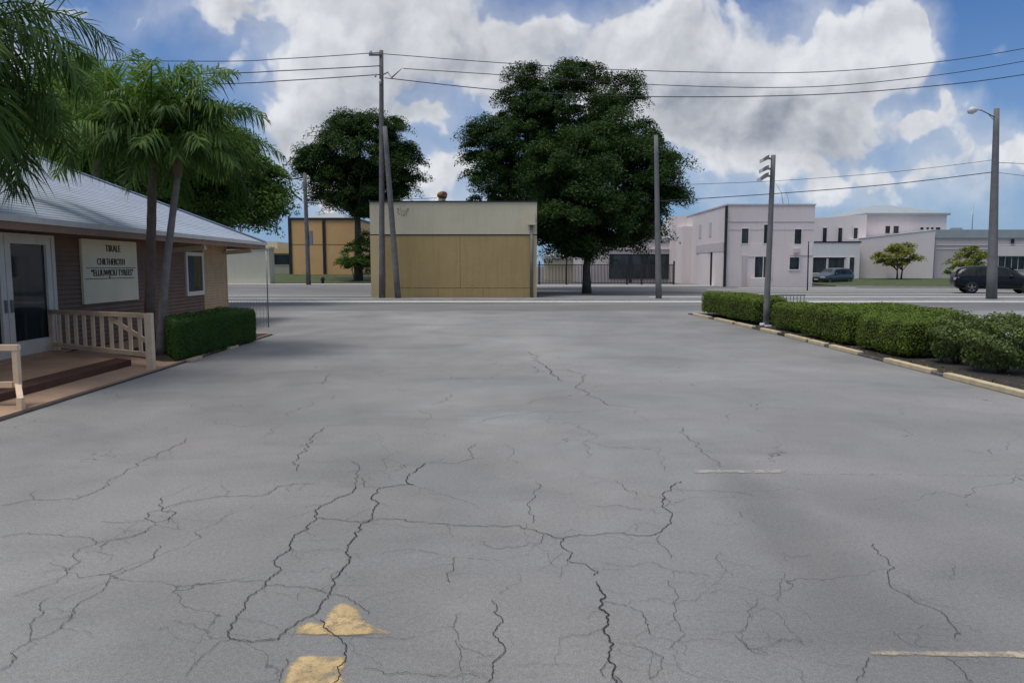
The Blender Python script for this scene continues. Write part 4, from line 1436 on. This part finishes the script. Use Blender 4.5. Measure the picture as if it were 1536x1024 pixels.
b = MB(); b.box((0, 0, -.4), (XH(1416), 16, ZH(323))); b.build('wall', 'pink', hb)
b = MB()
xa, xb_ = -.25, XH(1417) + .2
zt_ = ZH(323) + .003
b.prism([(xa, -.3), (xb_, -.3), (xb_, 16.3), (xa, 16.3)], zt_, zt_ + .25)
rx = XH(1357)
b.add([(xa, -.3, zt_ + .25), (xb_, -.3, zt_ + .25), (xb_, 16.3, zt_ + .25), (xa, 16.3, zt_ + .25), (rx - 1, 6, (pz(YH + 7, 309) - .3)), (rx + 1, 6, (pz(YH + 7, 309) - .3)), (rx + 1, 10, (pz(YH + 7, 309) - .3)), (rx - 1, 10, (pz(YH + 7, 309) - .3))],
      [(0, 1, 5, 4), (1, 2, 6, 5), (2, 3, 7, 6), (3, 0, 4, 7), (4, 5, 6, 7)])
b.build('roof', 'metroof', hb)
win(hb, XH(1325), XH(1332), ZH(350), ZH(339), 0, fw=.06); win(hb, XH(1337), XH(1345), ZH(350), ZH(339), 0, fw=.06)
for a, c in ((1377, 1382), (1386, 1390), (1393, 1397), (1400, 1407)):
    win(hb, XH(a), XH(c), ZH(344.5), ZH(341), 0, fw=.03)
# low wall block in front
YL = 85.0
ll_ = at(1286, 400, YL).x
lb = thing('low_building', 'blank pale mauve block behind the small olive trees', 'building', (ll_, YL, .25))
xe = at(1400, 400, YL - 1).x - ll_
b = MB()
b.prism([(0, 0), (xe, -1.0), (xe, 2.7), (0, 2.7)], -.3, [pz(YL, 358) - .25, pz(YL - 1, 345) - .25, pz(YL - 1, 345) - .25, pz(YL, 358) - .25])
b.build('wall', 'pinkl', lb)
b = MB()
b.prism([(0, -.06), (xe + .05, -1.06), (xe + .05, .2), (0, .2)], [pz(YL, 358) - .248, pz(YL - 1, 345) - .248] * 1 + [pz(YL - 1, 345) - .248, pz(YL, 358) - .248], [pz(YL, 357) - .248, pz(YL - 1, 344.2) - .248, pz(YL - 1, 344.2) - .248, pz(YL, 357) - .248])
b.build('coping', 'whitewall', lb)
YR = 84.6
rl_ = at(1401, 400, YR).x
rb = thing('low_building', 'long single-storey grey-mauve building with a dark shopfront at the right edge', 'building', (rl_, YR, .25))


def XR(px):
    return at(px, 400, YR).x - rl_


def ZR(py):
    return pz(YR, py) - .25


b = MB(); b.box((0, 0, -.3), (XR(1720), 14, ZR(357))); b.build('wall', 'pinkd', rb)
b = MB(); b.box((-.05, -.1, ZR(357) + .002), (XR(1720), 14, ZR(344.5))); b.build('roof', 'metroof', rb)
b = MB(); b.box((0.05, -.05, ZR(368)), (XR(1720), -.002, ZR(367))); b.box((.05, -.04, ZR(374)), (XR(1490), -.002, ZR(373.4))); b.build('band', 'pink', rb)
b = MB(); b.box((XR(1491), -.18, ZR(384)), (XR(1720), -.003, ZR(369))); b.build('fascia_band', 'pinkl', rb)
win(rb, XR(1497), XR(1536), ZR(404), ZR(385), 0, m='glass', mull=3, fm='pinkd'); win(rb, XR(1545), XR(1620), ZR(404), ZR(385), 0, m='glass', mull=4, fm='pinkd')
b = MB(); b.box((XR(1513), -.25, ZR(365)), (XR(1517), -.101, ZR(358.5))); b.build('vent', 'black', rb)
ac = at(1434, 344, YR + 5)
b = MB(); b.box((-.6, -.5, 0), (.6, .5, .28)); b.box((-.5, -.4, .28), (-.1, .4, .45)); b.box((.1, -.4, .28), (.5, .4, .45))
o = b.build('air_conditioner', 'metroof'); o.location = (ac.x, YR + 5, ZR(344.5) + .26); tag(o, 'small grey roof unit on the long single-storey building', 'air conditioner')
an = at(1458, 344, YR + 3)
b = MB(); b.tube([(0, 0, 0), (0, 0, 3.1)], [.05, .02], 6); b.tube([(0, 0, 0), (0, 0, .1)], .14, 8)
o = b.build('antenna', 'steel'); o.location = (an.x, YR + 3, ZR(344.5) + .26); tag(o, 'thin whip antenna on the roof beside the street lamp pole', 'antenna')
# bare twigs like a thin antenna on mauve block
an = at(1176, 306, YP + 4)
b = MB(); b.tube([(0, 0, 0), (-.3, 0, 1.4), (-1.1, 0, 2.6)], [.03, .02, .008], 5); b.tube([(.5, 0, 0), (.35, 0, .9), (.1, 0, 1.6)], [.02, .015, .006], 5); b.box((-.2, -.1, 0), (.7, .1, .06))
o = b.build('antenna', 'steel'); o.location = (an.x, YP + 4, hp + .12); tag(o, 'faint bent antenna rods on the roof of the two-storey mauve block', 'antenna')
# slim mast at the block's right end
mp = G(1211, 436)
pole_thing('slim_mast', 'slim dark mast between the mauve block and the blue car', (mp.x, mp.y, 0), at(1213, 362, mp.y), .05, .04, 'black', None, cat='mast', n=8)

# low shop building behind the big tree
YS = 81.0
sl_ = at(872, 400, YS).x
sb = thing('low_building', 'low mauve-grey shop with a long dark window behind the black fence', 'building', (sl_, YS, 0))


def XS(px):
    return at(px, 400, YS).x - sl_


def ZS(py):
    return pz(YS, py)


b = MB(); b.box((0, 0, 0), (XS(1029), 14, ZS(362))); b.build('wall', 'pinkd', sb)
b = MB(); b.box((0, -.08, ZS(362) + .002), (XS(1029), 14, ZS(357))); b.build('roof', 'metroof', sb)
b = MB(); b.box((0, -.12, ZS(374)), (XS(1029) - .02, -.003, ZS(371))); b.build('band', 'pinkl', sb)
b = MB(); b.box((XS(988), 3, ZS(357) + .003), (XS(1028), 10, ZS(338))); b.build('roof_block', 'pinkl', sb)
win(sb, XS(915), XS(1010), ZS(417), ZS(382), 0, mull=1, fm='black', fw=.08)
b = MB(); b.box((XS(943), -.14, 0), (XS(947), -.08, ZS(381))); b.build('downpipe', 'black', sb)
# pale building further left behind fence
b_ = thing('low_building', 'pale low house half hidden under the big dark tree', 'building', (at(820, 400, 92).x, 92, 0))
x2 = at(905, 400, 92).x - at(820, 400, 92).x
b = MB(); b.box((0, 0, 0), (x2, 8, pz(92, 388))); b.build('wall', 'creamwall', b_)
b = MB(); b.box((-.3, -.4, pz(92, 388) + .002), (x2 + .3, 8.4, pz(92, 384))); b.add([(-.3, -.4, pz(92, 384)), (x2 + .3, -.4, pz(92, 384)), (x2 + .3, 8.4, pz(92, 384)), (-.3, 8.4, pz(92, 384)), (1, 4, pz(92, 377)), (x2 - 1, 4, pz(92, 377))], [(0, 1, 5, 4), (1, 2, 5), (2, 3, 4, 5), (3, 0, 4)]); b.build('roof', 'metroof', b_)

# black fence
YF = 72.0
fx0, fx1 = at(806, 400, YF).x, at(1012, 400, YF).x
fe = thing('fence', 'black vertical-bar metal fence behind the large dark tree', 'fence', (fx0, YF, 0))
Lf = fx1 - fx0
b = MB()
nb = 95
for i in range(nb):
    x = Lf * (i + .5) / nb
    b.box((x - .03, -.02, .1), (x + .03, .02, 1.93))
b.build('bars', 'black', fe)
b = MB(); b.box((0, -.03, 1.9), (Lf, .03, 1.97)); b.box((0, -.03, .18), (Lf, .03, .24)); b.build('rails', 'black', fe)
for px in (809, 850, 941, 963, 1011):
    x = at(px, 400, YF).x - fx0
    x = min(max(x, .06), Lf - .06)
    b = MB(); b.box((x - .07, -.07, 0), (x + .07, .07, 2.3 if px != 850 else 2.9)); b.build('post', 'black', fe)

# orange building
YO = 95.0
ol = at(436, 400, YO).x
ob = thing('orange_building', 'blank orange wall building with black edges behind the distant pole', 'building', (ol, YO, .55))
wo = at(537, 400, YO).x - ol
ho = pz(YO, 330) - .55
b = MB(); b.box((0, 0, -.6), (wo, 9, ho)); b.build('wall', 'orange', ob)
b = MB()
b.box((-.15, -.12, -.3), (.22, -.002, ho)); b.box((-.15, -.12, ho + .002), (wo + .1, 9, ho + .28))
xm = at(487, 400, YO).x - ol
b.box((xm - .16, -.12, -.3), (xm + .2, -.003, ho)); b.build('edge_trim', 'black', ob)
b = MB(); zo = pz(YO, 367) - .55; b.box((.23, -.02, zo), (wo - .02, -.001, zo + .06)); b.build('joint', 'rust', ob)
b = MB()
hx0, hx1 = at(455, 400, YO + 4).x - ol, at(525, 400, YO + 4).x - ol
z0_ = ho + .281
b.add([(hx0, 2, z0_), (hx1, 2, z0_), (hx1, 9, z0_), (hx0, 9, z0_), (hx0 + 2.2, 5, z0_ + .95), (hx1 - 1.2, 5, z0_ + 1.0)], [(0, 1, 5, 4), (1, 2, 5), (2, 3, 4, 5), (3, 0, 4)])
b.build('roof', 'metroof', ob)
# pale buildings left
YV = 76.0
vl = at(318, 400, YV).x
vb = thing('low_building', 'plain pale olive block just beyond the corner of the brown building', 'building', (vl, YV, 0))
wv = at(404, 400, YV).x - vl
b = MB(); b.box((0, 0, 0), (wv, 1.6, pz(YV, 373))); b.build('wall', 'olive', vb)
b = MB(); b.box((-.1, -.1, pz(YV, 373) + .002), (wv + .1, 1.7, pz(YV, 370))); b.build('coping', 'creamwall', vb)
YU = 104.0
ul = at(396, 400, YU).x
ub = thing('low_building', 'distant low cream building with a dark window left of the orange wall', 'building', (ul, YU, .7))
wu = at(440, 400, YU).x - ul
b = MB(); b.box((0, 0, -.8), (wu, 8, pz(YU, 380) - .7)); b.build('wall', 'olive', ub)
b = MB(); b.box((-.3, -.6, pz(YU, 380) - .698), (wu + .2, 8, pz(YU, 373) - .7)); b.build('roof', 'tanlite', ub)
b = MB(); b.box((0, 1.5, pz(YU, 373) - .699), (at(412, 400, YU).x - ul, 7, pz(YU, 362) - .7)); b.build('roof_block', 'creamwall', ub)
win(ub, at(412, 400, YU).x - ul, at(434, 400, YU).x - ul, pz(YU, 397) - .7, pz(YU, 382) - .7, 0, m='glass', fm='creamwall', fw=.1)

# ------------------------------------------------------------------ wire fence by the house corner, low rail behind the hedge
gf = G(403, 491)
wf = thing('wire_fence', 'thin wire fence with a slim post past the left hedge', 'fence', (gf.x, gf.y, 0))
b = MB(); b.tube([(0, 0, 0), (0, 0, 2.2)], .018, 6); b.build('post', 'steel', wf)
b = MB()
for i in range(14):
    x = -.1 * i - .05
    b.bar((x, .25 * i * .1, 0), (x, .25 * i * .1, .78), .006, .006)
for z in (.05, .4, .78):
    b.bar((0, 0, z), (-1.4, .33, z), .006, .006)
b.build('mesh_panel', 'steel', wf)
gr_ = thing('low_barrier', 'low dark rail barrier just behind the far hedge', 'barrier', (at(1163, 445, 31).x, 31, 0))
b = MB(); b.box((0, -.03, .52), (1.25, .03, .60)); b.build('top_rail', 'steel', gr_)
for i in range(9):
    x = .04 + i * .146
    b = MB(); b.box((x - .012, -.012, 0), (x + .012, .012, .52)); b.build('bar', 'steel', gr_)
hy = at(484, 418, 78)
b = MB(); b.tube([(0, 0, 0), (0, 0, .5), (0, 0, .62), (0, 0, .72)], [.16, .15, .18, .06], 10); b.tube([(-.26, 0, .42), (.26, 0, .42)], .07, 8)
o = b.build('hydrant', 'black'); o.location = (hy.x, 78, 0); tag(o, 'small dark hydrant right of the distant leaning pole', 'hydrant')


# ------------------------------------------------------------------ cars
def car(label, paint, loc, rz, sc=1.0, st=None, group='cars', zs=1.0):
    t = thing('car', label, 'car', loc, rz, group)
    ST = [(0.0, .50, .93, .97, .76, .77, .72), (.07, .38, 1.00, 1.28, .85, .84, .69), (.33, .31, 1.04, 1.63, .91, .885, .62), (.95, .29, 1.04, 1.69, .93, .90, .64),
          (1.7, .29, 1.03, 1.71, .93, .905, .65), (2.45, .29, 1.01, 1.69, .93, .90, .645), (2.9, .29, 1.0, 1.61, .93, .90, .63), (3.62, .29, .98, 1.06, .93, .885, .74),
          (4.15, .30, .93, 1.0, .92, .87, .72), (4.58, .33, .82, .90, .86, .82, .68), (4.72, .38, .70, .78, .79, .77, .64), (4.78, .46, .62, .66, .72, .70, .58)]

    def sec(x):
        for a, c in zip(ST, ST[1:]):
            if a[0] <= x <= c[0]:
                f = (x - a[0]) / (c[0] - a[0])
                return [p + (q - p) * f for p, q in zip(a, c)]
        return list(ST[-1])
    cx = 2.39
    b = MB()
    rings = []
    for s_ in ST:
        x, zb, zl, zt, wl_, wb, wt = s_
        mid = zb + (zl - zb) * .55
        half = [(wl_ * .88, zb), (wl_ * .98, zb + .10), (wl_ + .012, mid), (wb + .012, zl - .05), (wb, zl), (wt + (wb - wt) * .12, zl + (zt - zl) * .86), (wt * .86, zt), (wt * .45, zt + .015)]
        ring = [(x - cx, y, z) for y, z in half] + [(x - cx, -y, z) for y, z in reversed(half)]
        rings.append(ring)
    nr = len(rings[0])
    vs = [v for r_ in rings for v in r_]
    fs = []
    for i in range(len(rings) - 1):
        for k in range(nr):
            a = i * nr + k; c = i * nr + (k + 1) % nr
            fs.append((a, a + nr, c + nr, c))
    fs.append(tuple(range(nr))); fs.append(tuple(range((len(rings) - 1) * nr + nr - 1, (len(rings) - 1) * nr - 1, -1)))
    b.add(vs, fs, 0, True)
    body = b.build('body', paint, t)
    bm = bmesh.new(); bm.from_mesh(body.data); bmesh.ops.recalc_face_normals(bm, faces=bm.faces); bm.to_mesh(body.data); bm.free()
    # wheel wells cut with a boolean, baked
    cut = MB()
    for x in (.92, 3.84):
        cut.tube([(x - cx, -1.2, .36), (x - cx, 1.2, .36)], .43, 28, smooth=False)
    co = cut.build('cut', 'trim')
    bm = bmesh.new(); bm.from_mesh(co.data); bmesh.ops.recalc_face_normals(bm, faces=bm.faces); bm.to_mesh(co.data); bm.free()
    md = body.modifiers.new('sub', 'SUBSURF'); md.levels = 1; md.render_levels = 1
    md = body.modifiers.new('wells', 'BOOLEAN'); md.object = co; md.operation = 'DIFFERENCE'; md.solver = 'EXACT'
    dg = bpy.context.evaluated_depsgraph_get()
    me = bpy.data.meshes.new_from_object(body.evaluated_get(dg))
    body.modifiers.clear(); body.data = me
    bpy.data.objects.remove(co)
    try:
        me.set_sharp_from_angle(angle=R(40))
    except Exception:
        pass
    b = MB(); b.box((.5 - cx, -.72, .3), (4.3 - cx, .72, .75)); b.build('underbody', 'trim', t)

    def side(x, f, sd, off=.012):
        _, zb, zl, zt, wl_, wb, wt = sec(x)
        y0, y1 = wb, wt + (wb - wt) * .12
        z0_, z1_ = zl, zl + (zt - zl) * .86
        return (x - cx, sd * (y0 + (y1 - y0) * f + off), z0_ + (z1_ - z0_) * f)
    for sd in (-1, 1):
        for (xa, xb2, xc, xd) in ((.42, 1.08, 1.08, .62), (1.16, 2.05, 2.05, 1.16), (2.13, 3.12, 2.75, 2.13)):
            b = MB()
            n_ = 6
            pts = []
            for j in range(n_ + 1):
                f = j / n_
                pts.append((side(xa + (xd - xa) * (.06 + .86 * f), .08 + .84 * f, sd), side(xb2 + (xc - xb2) * (.06 + .86 * f), .08 + .84 * f, sd)))
            V_ = [p for pr in pts for p in pr]
            b.add(V_, [(2 * j, 2 * j + 1, 2 * j + 3, 2 * j + 2) for j in range(n_)], 0, True)
            b.build('side_window', 'carglass', t)
        b = MB()
        for x in (1.35, 2.3):
            p = side(x, -.12, sd, .02); b.box((p[0] - .1, p[1] - .012, p[2] - .015), (p[0] + .1, p[1] + .012, p[2] + .015))
        b.build('door_handle', 'steel' if paint != 'carblack' else 'trim', t)
        p = side(2.95, .12, sd, .12)
        b = MB(); b.tube([(p[0] - .1, p[1], p[2]), (p[0], p[1], p[2] + .01), (p[0] + .09, p[1], p[2])], [.06, .085, .05], 8); b.bar((p[0], p[1], p[2]), (p[0], p[1] - sd * .15, p[2] - .03), .04, .04); b.build('mirror', paint, t)
    # windscreen / rear glass
    def top(x, f, off):
        _, zb, zl, zt, wl_, wb, wt = sec(x)
        return (x - cx, f * wt * .86, zt + off)
    for nm, xs_, off in (('windscreen', (2.98, 3.2, 3.42, 3.58), .03), ('rear_window', (.075, .16, .24, .31), .03)):
        b = MB()
        V_ = []
        for x in xs_:
            for f in (-.95, -.4, .4, .95):
                q = top(x, f, off)
                dx_ = -.02 if nm == 'rear_window' else .01
                V_.append((q[0] + dx_, q[1], q[2]))
        b.add(V_, [(i * 4 + k, i * 4 + k + 1, i * 4 + k + 5, i * 4 + k + 4) for i in range(3) for k in range(3)], 0, True)
        b.build(nm, 'carglass', t)
    for sd in (-1, 1):
        b = MB(); b.prism([(4.50 - cx, sd * .55), (4.79 - cx, sd * .5), (4.66 - cx, sd * .84), (4.46 - cx, sd * .86)], .66, .78); b.build('headlight', 'headlamp', t)
        b = MB(); b.prism([(-.015 - cx, sd * .55), (.03 - cx, sd * .80), (.22 - cx, sd * .875), (.2 - cx, sd * .6)], .84, 1.0); b.build('taillight', 'taillamp', t)
    b = MB(); b.box((4.70 - cx, -.45, .52), (4.815 - cx, .45, .64)); b.box((4.68 - cx, -.66, .36), (4.80 - cx, .66, .43)); b.build('grille', 'trim', t)
    b = MB(); b.box((4.80 - cx, -.24, .45), (4.825 - cx, .24, .55)); b.build('number_plate', 'plate', t)
    b = MB()
    for sd in (-1, 1):
        b.box((.45 - cx, sd * .90 - .03, .27), (4.3 - cx, sd * .90 + .03, .36))
    b.build('sill', 'trim', t)
    for x in (.92, 3.84):
        for sd in (-1, 1):
            w = MB()
            y = sd * .83
            prof = [(.23, -.11), (.33, -.115), (.36, -.08), (.36, .08), (.33, .115), (.23, .11)]
            n_ = 28
            V_, F_ = [], []
            for k in range(n_):
                a = 2 * math.pi * k / n_
                for r_, yy in prof:
                    V_.append((r_ * math.cos(a), yy, r_ * math.sin(a)))
            for k in range(n_):
                for j in range(len(prof) - 1):
                    F_.append((k * 6 + j, k * 6 + j + 1, ((k + 1) % n_) * 6 + j + 1, ((k + 1) % n_) * 6 + j))
            w.add(V_, F_, 0, True)
            we = bpy.data.objects.new('wheel', None); COL.objects.link(we); we.parent = t; we.location = (x - cx, y, .36)
            w.build('tyre', 'tyre', we)
            w = MB()
            o_ = sd * .075
            w.tube([(0, o_ - sd * .03, 0), (0, o_ + sd * .012, 0)], .06, 12)
            for k in range(5):
                a = 2 * math.pi * k / 5 + .3
                w.bar((.04 * math.cos(a), o_, .04 * math.sin(a)), (.225 * math.cos(a), o_, .225 * math.sin(a)), .06, .03)
            V_, F_ = [], []
            for k in range(n_):
                a = 2 * math.pi * k / n_
                for r_, yy in ((.205, o_), (.24, o_ + sd * .02), (.235, o_ - sd * .1)):
                    V_.append((r_ * math.cos(a), yy, r_ * math.sin(a)))
            for k in range(n_):
                for j in range(2):
                    F_.append((k * 3 + j, k * 3 + j + 1, ((k + 1) % n_) * 3 + j + 1, ((k + 1) % n_) * 3 + j))
            w.add(V_, F_, 0, True)
            w.build('rim', 'rim', we)
            w = MB(); w.tube([(0, -.02 * sd, 0), (0, .02 * sd, 0)], .21, 20); w.build('brake_disc', 'trim', we)
    t.scale = (sc, sc, sc * zs)
    return t


SP_ = G(1488, 439)
car('black sport utility car driving past the street lamp pole', 'carblack', (at(1494, 430, 49.0).x, 49.0, .0), R(-20), 1.08, group=None, zs=.98)
cp = at(1248, 420, 76)
car('blue-grey car parked in front of the white wing', 'carblue', (cp.x, 76, .0), R(180 + 28), .98, group=None, zs=.98)

# ------------------------------------------------------------------ light
SUN_EL, SUN_AZ = R(69), R(-122)      # azimuth measured from +Y towards +X
sd_ = Vector((math.sin(SUN_AZ) * math.cos(SUN_EL), math.cos(SUN_AZ) * math.cos(SUN_EL), math.sin(SUN_EL)))
sun = bpy.data.lights.new('sun', 'SUN')
sun.energy = 1.9
sun.angle = R(24)
sun.color = (1, .95, .86)
so = bpy.data.objects.new('sun', sun)
COL.objects.link(so)
so.rotation_euler = (-sd_).to_track_quat('-Z', 'Y').to_euler()
so.location = (0, 0, 50)

# ------------------------------------------------------------------ sky with clouds (world directions, so it holds from any position)
world = bpy.data.worlds.new('World')
scene.world = world
world.use_nodes = True
nt = world.node_tree
bg = nt.nodes['Background']
bg.inputs['Strength'].default_value = .1
sky = N(nt, 'ShaderNodeTexSky', sky_type='NISHITA', sun_disc=False, sun_elevation=SUN_EL, sun_rotation=SUN_AZ, altitude=0, air_density=1.0, dust_density=.6, ozone_density=1.5)


def uvpx(px, py):
    d = ray(px, py)
    return d.x / d.y, d.z / d.y


BL = [  # px, py, rx, ry, amount
    (540, 10, 380, 130, 1.0), (690, 60, 210, 150, 1.0), (490, 110, 190, 130, .95), (430, 210, 140, 130, .75), (470, 290, 150, 80, .6), (560, 180, 220, 140, .55), (300, -15, 190, 75, .9), (780, 110, 130, 100, .8),
    (642, 174, 60, 32, .75), (668, 265, 105, 75, .95), (905, 70, 130, 110, .95), (900, 140, 140, 110, .7), (1010, 60, 150, 140, 1.0), (1090, 150, 230, 150, 1.0), (1040, 200, 300, 105, .9), (1190, 120, 160, 150, 1.0), (1230, 185, 210, 90, .8), (1270, 55, 140, 120, 1.0), (1365, 40, 100, 95, .95), (1330, 100, 110, 100, .8),
    (1398, 180, 75, 60, 1.1), (1505, 235, 170, 85, 1.05), (1400, 262, 110, 55, .7), (1290, 262, 100, 50, .7), (1200, 270, 100, 55, .65), (1090, 275, 130, 55, .6), (60, 35, 220, 55, .5), (30, 95, 150, 65, .6), (170, 85, 90, 40, .45), (1300, 310, 400, 70, .4), (700, 310, 300, 60, .35),
]
GREY = [(700, 60, 240, 150, .55), (640, 160, 300, 170, .5), (450, 250, 220, 150, .5), (560, 190, 200, 120, .3), (1010, 205, 360, 130, .55), (1160, 210, 360, 110, .6), (930, 130, 170, 130, .4), (1055, 70, 100, 150, .45), (340, 5, 180, 50, .4), (1280, 160, 200, 80, .35), (1500, 280, 220, 60, .35)]
tc = N(nt, 'ShaderNodeTexCoord')
sx = N(nt, 'ShaderNodeSeparateXYZ'); nt.links.new(tc.outputs['Generated'], sx.inputs[0])


def wm(op, a, b_=None, c=None, clamp=False):
    n_ = nt.nodes.new('ShaderNodeMath'); n_.operation = op; n_.use_clamp = clamp
    for i_, v_ in enumerate((a, b_, c)):
        if v_ is None:
            continue
        if isinstance(v_, (int, float)):
            n_.inputs[i_].default_value = v_
        else:
            nt.links.new(v_, n_.inputs[i_])
    return n_.outputs[0]


def vadd(a, v):
    n_ = N(nt, 'ShaderNodeVectorMath', operation='ADD'); nt.links.new(a, n_.inputs[0]); n_.inputs[1].default_value = v
    return n_.outputs[0]


yy_ = wm('MAXIMUM', wm('ABSOLUTE', sx.outputs['Y']), .3)
cu_ = N(nt, 'ShaderNodeCombineXYZ')
nt.links.new(wm('DIVIDE', sx.outputs['X'], yy_), cu_.inputs[0])
nt.links.new(wm('DIVIDE', sx.outputs['Z'], yy_), cu_.inputs[1])
uv = cu_.outputs[0]
wn = N(nt, 'ShaderNodeTexNoise', noise_dimensions='2D', Scale=8., Detail=4., Roughness=.55)
nt.links.new(uv, wn.inputs['Vector'])
wv_ = N(nt, 'ShaderNodeVectorMath', operation='SUBTRACT'); nt.links.new(wn.outputs['Color'], wv_.inputs[0]); wv_.inputs[1].default_value = (.5, .5, .5)
wa = N(nt, 'ShaderNodeVectorMath', operation='MULTIPLY_ADD'); nt.links.new(wv_.outputs[0], wa.inputs[0]); wa.inputs[1].default_value = (.13, .13, 0); nt.links.new(uv, wa.inputs[2])
uvw = wa.outputs[0]


def blobs(lst, vec):
    acc = None
    for px, py, rx_, ry_, am in lst:
        u0, v0 = uvpx(px, py)
        mp_ = N(nt, 'ShaderNodeMapping', vector_type='TEXTURE')
        mp_.inputs['Location'].default_value = (u0, v0, 0)
        mp_.inputs['Scale'].default_value = (1.17 * rx_ / F, 1.17 * ry_ / F, 1)
        nt.links.new(vec, mp_.inputs['Vector'])
        g_ = N(nt, 'ShaderNodeTexGradient', gradient_type='QUADRATIC_SPHERE')
        nt.links.new(mp_.outputs[0], g_.inputs[0])
        acc = wm('MULTIPLY', g_.outputs['Fac'], am) if acc is None else wm('MULTIPLY_ADD', g_.outputs['Fac'], am, acc)
    return acc


def fbm(vec, sc, det, ro):
    n_ = N(nt, 'ShaderNodeTexNoise', noise_dimensions='2D', Scale=sc, Detail=det, Roughness=ro)
    nt.links.new(vec, n_.inputs['Vector'])
    return n_.outputs['Fac'] if 'Fac' in n_.outputs else n_.outputs[0]


def billow(vec):
    v_ = N(nt, 'ShaderNodeTexVoronoi', voronoi_dimensions='2D', Scale=13., Detail=2., Roughness=.5)
    nt.links.new(vec, v_.inputs['Vector'])
    return v_.outputs['Distance']


acc = blobs(BL, uvw)
grey = blobs(GREY, uvw)
nA = fbm(uv, 6.0, 6, .52)
SO = (-.014, .022, 0)
nB = fbm(vadd(uv, SO), 6.0, 6, .52)
vA = billow(uvw); vB = billow(vadd(uvw, SO))
relief = wm('ADD', wm('MULTIPLY', wm('SUBTRACT', nA, nB), 1.5), wm('MULTIPLY', wm('SUBTRACT', vB, vA), .34))
dens = wm('MULTIPLY_ADD', wm('SUBTRACT', nA, .5), .95, acc)
dens = wm('MULTIPLY_ADD', wm('SUBTRACT', .42, vA), .42, dens)
alpha = ramp(nt, dens, .20, .62)
nt.nodes[-1].interpolation_type = 'SMOOTHSTEP'
veil = ramp(nt, acc, .03, .65, 0, .5)
alpha = wm('MAXIMUM', alpha, veil)
body = ramp(nt, dens, .35, 1.2, .97, .72)
lit = wm('SUBTRACT', wm('ADD', body, relief), wm('MULTIPLY', grey, .54), clamp=True)
CS = 10.0   # clouds are given in final radiance; the background runs at strength .1
ccol = mixc(nt, lit, tuple(x * CS for x in (.20, .22, .26)), tuple(x * CS for x in (.63, .64, .66)))
hz = ramp(nt, sx.outputs['Z'], .0, .34, .8, 0)
skyc = mixc(nt, 1., sky.outputs[0], (.25, .47, .77), 'MULTIPLY')
skyc = mixc(nt, hz, skyc, tuple(x * CS for x in (.22, .32, .47)))
fin = mixc(nt, wm('MULTIPLY', alpha, .94), skyc, ccol)
over = ramp(nt, sx.outputs['Z'], .40, .72, 0, .80)      # broken bright cloud added overhead, out of view, as soft fill light
patch = ramp(nt, fbm(uv, 1.7, 4, .5), .3, .6, .6, 1.)
fin = mixc(nt, wm('MULTIPLY', over, patch), fin, tuple(x * CS for x in (.74, .73, .71)))
nt.links.new(fin, bg.inputs['Color'])
world.cycles.sampling_method = 'MANUAL'
world.cycles.sample_map_resolution = 256

# ------------------------------------------------------------------ view
scene.view_settings.view_transform = 'Standard'
scene.view_settings.look = 'None'
scene.view_settings.exposure = .35
scene.view_settings.gamma = 1
scene.render.resolution_x, scene.render.resolution_y = 1024, 682
scene.cycles.max_bounces = 6
scene.cycles.transparent_max_bounces = 8
scene.cycles.use_denoising = True
bpy.context.view_layer.update()
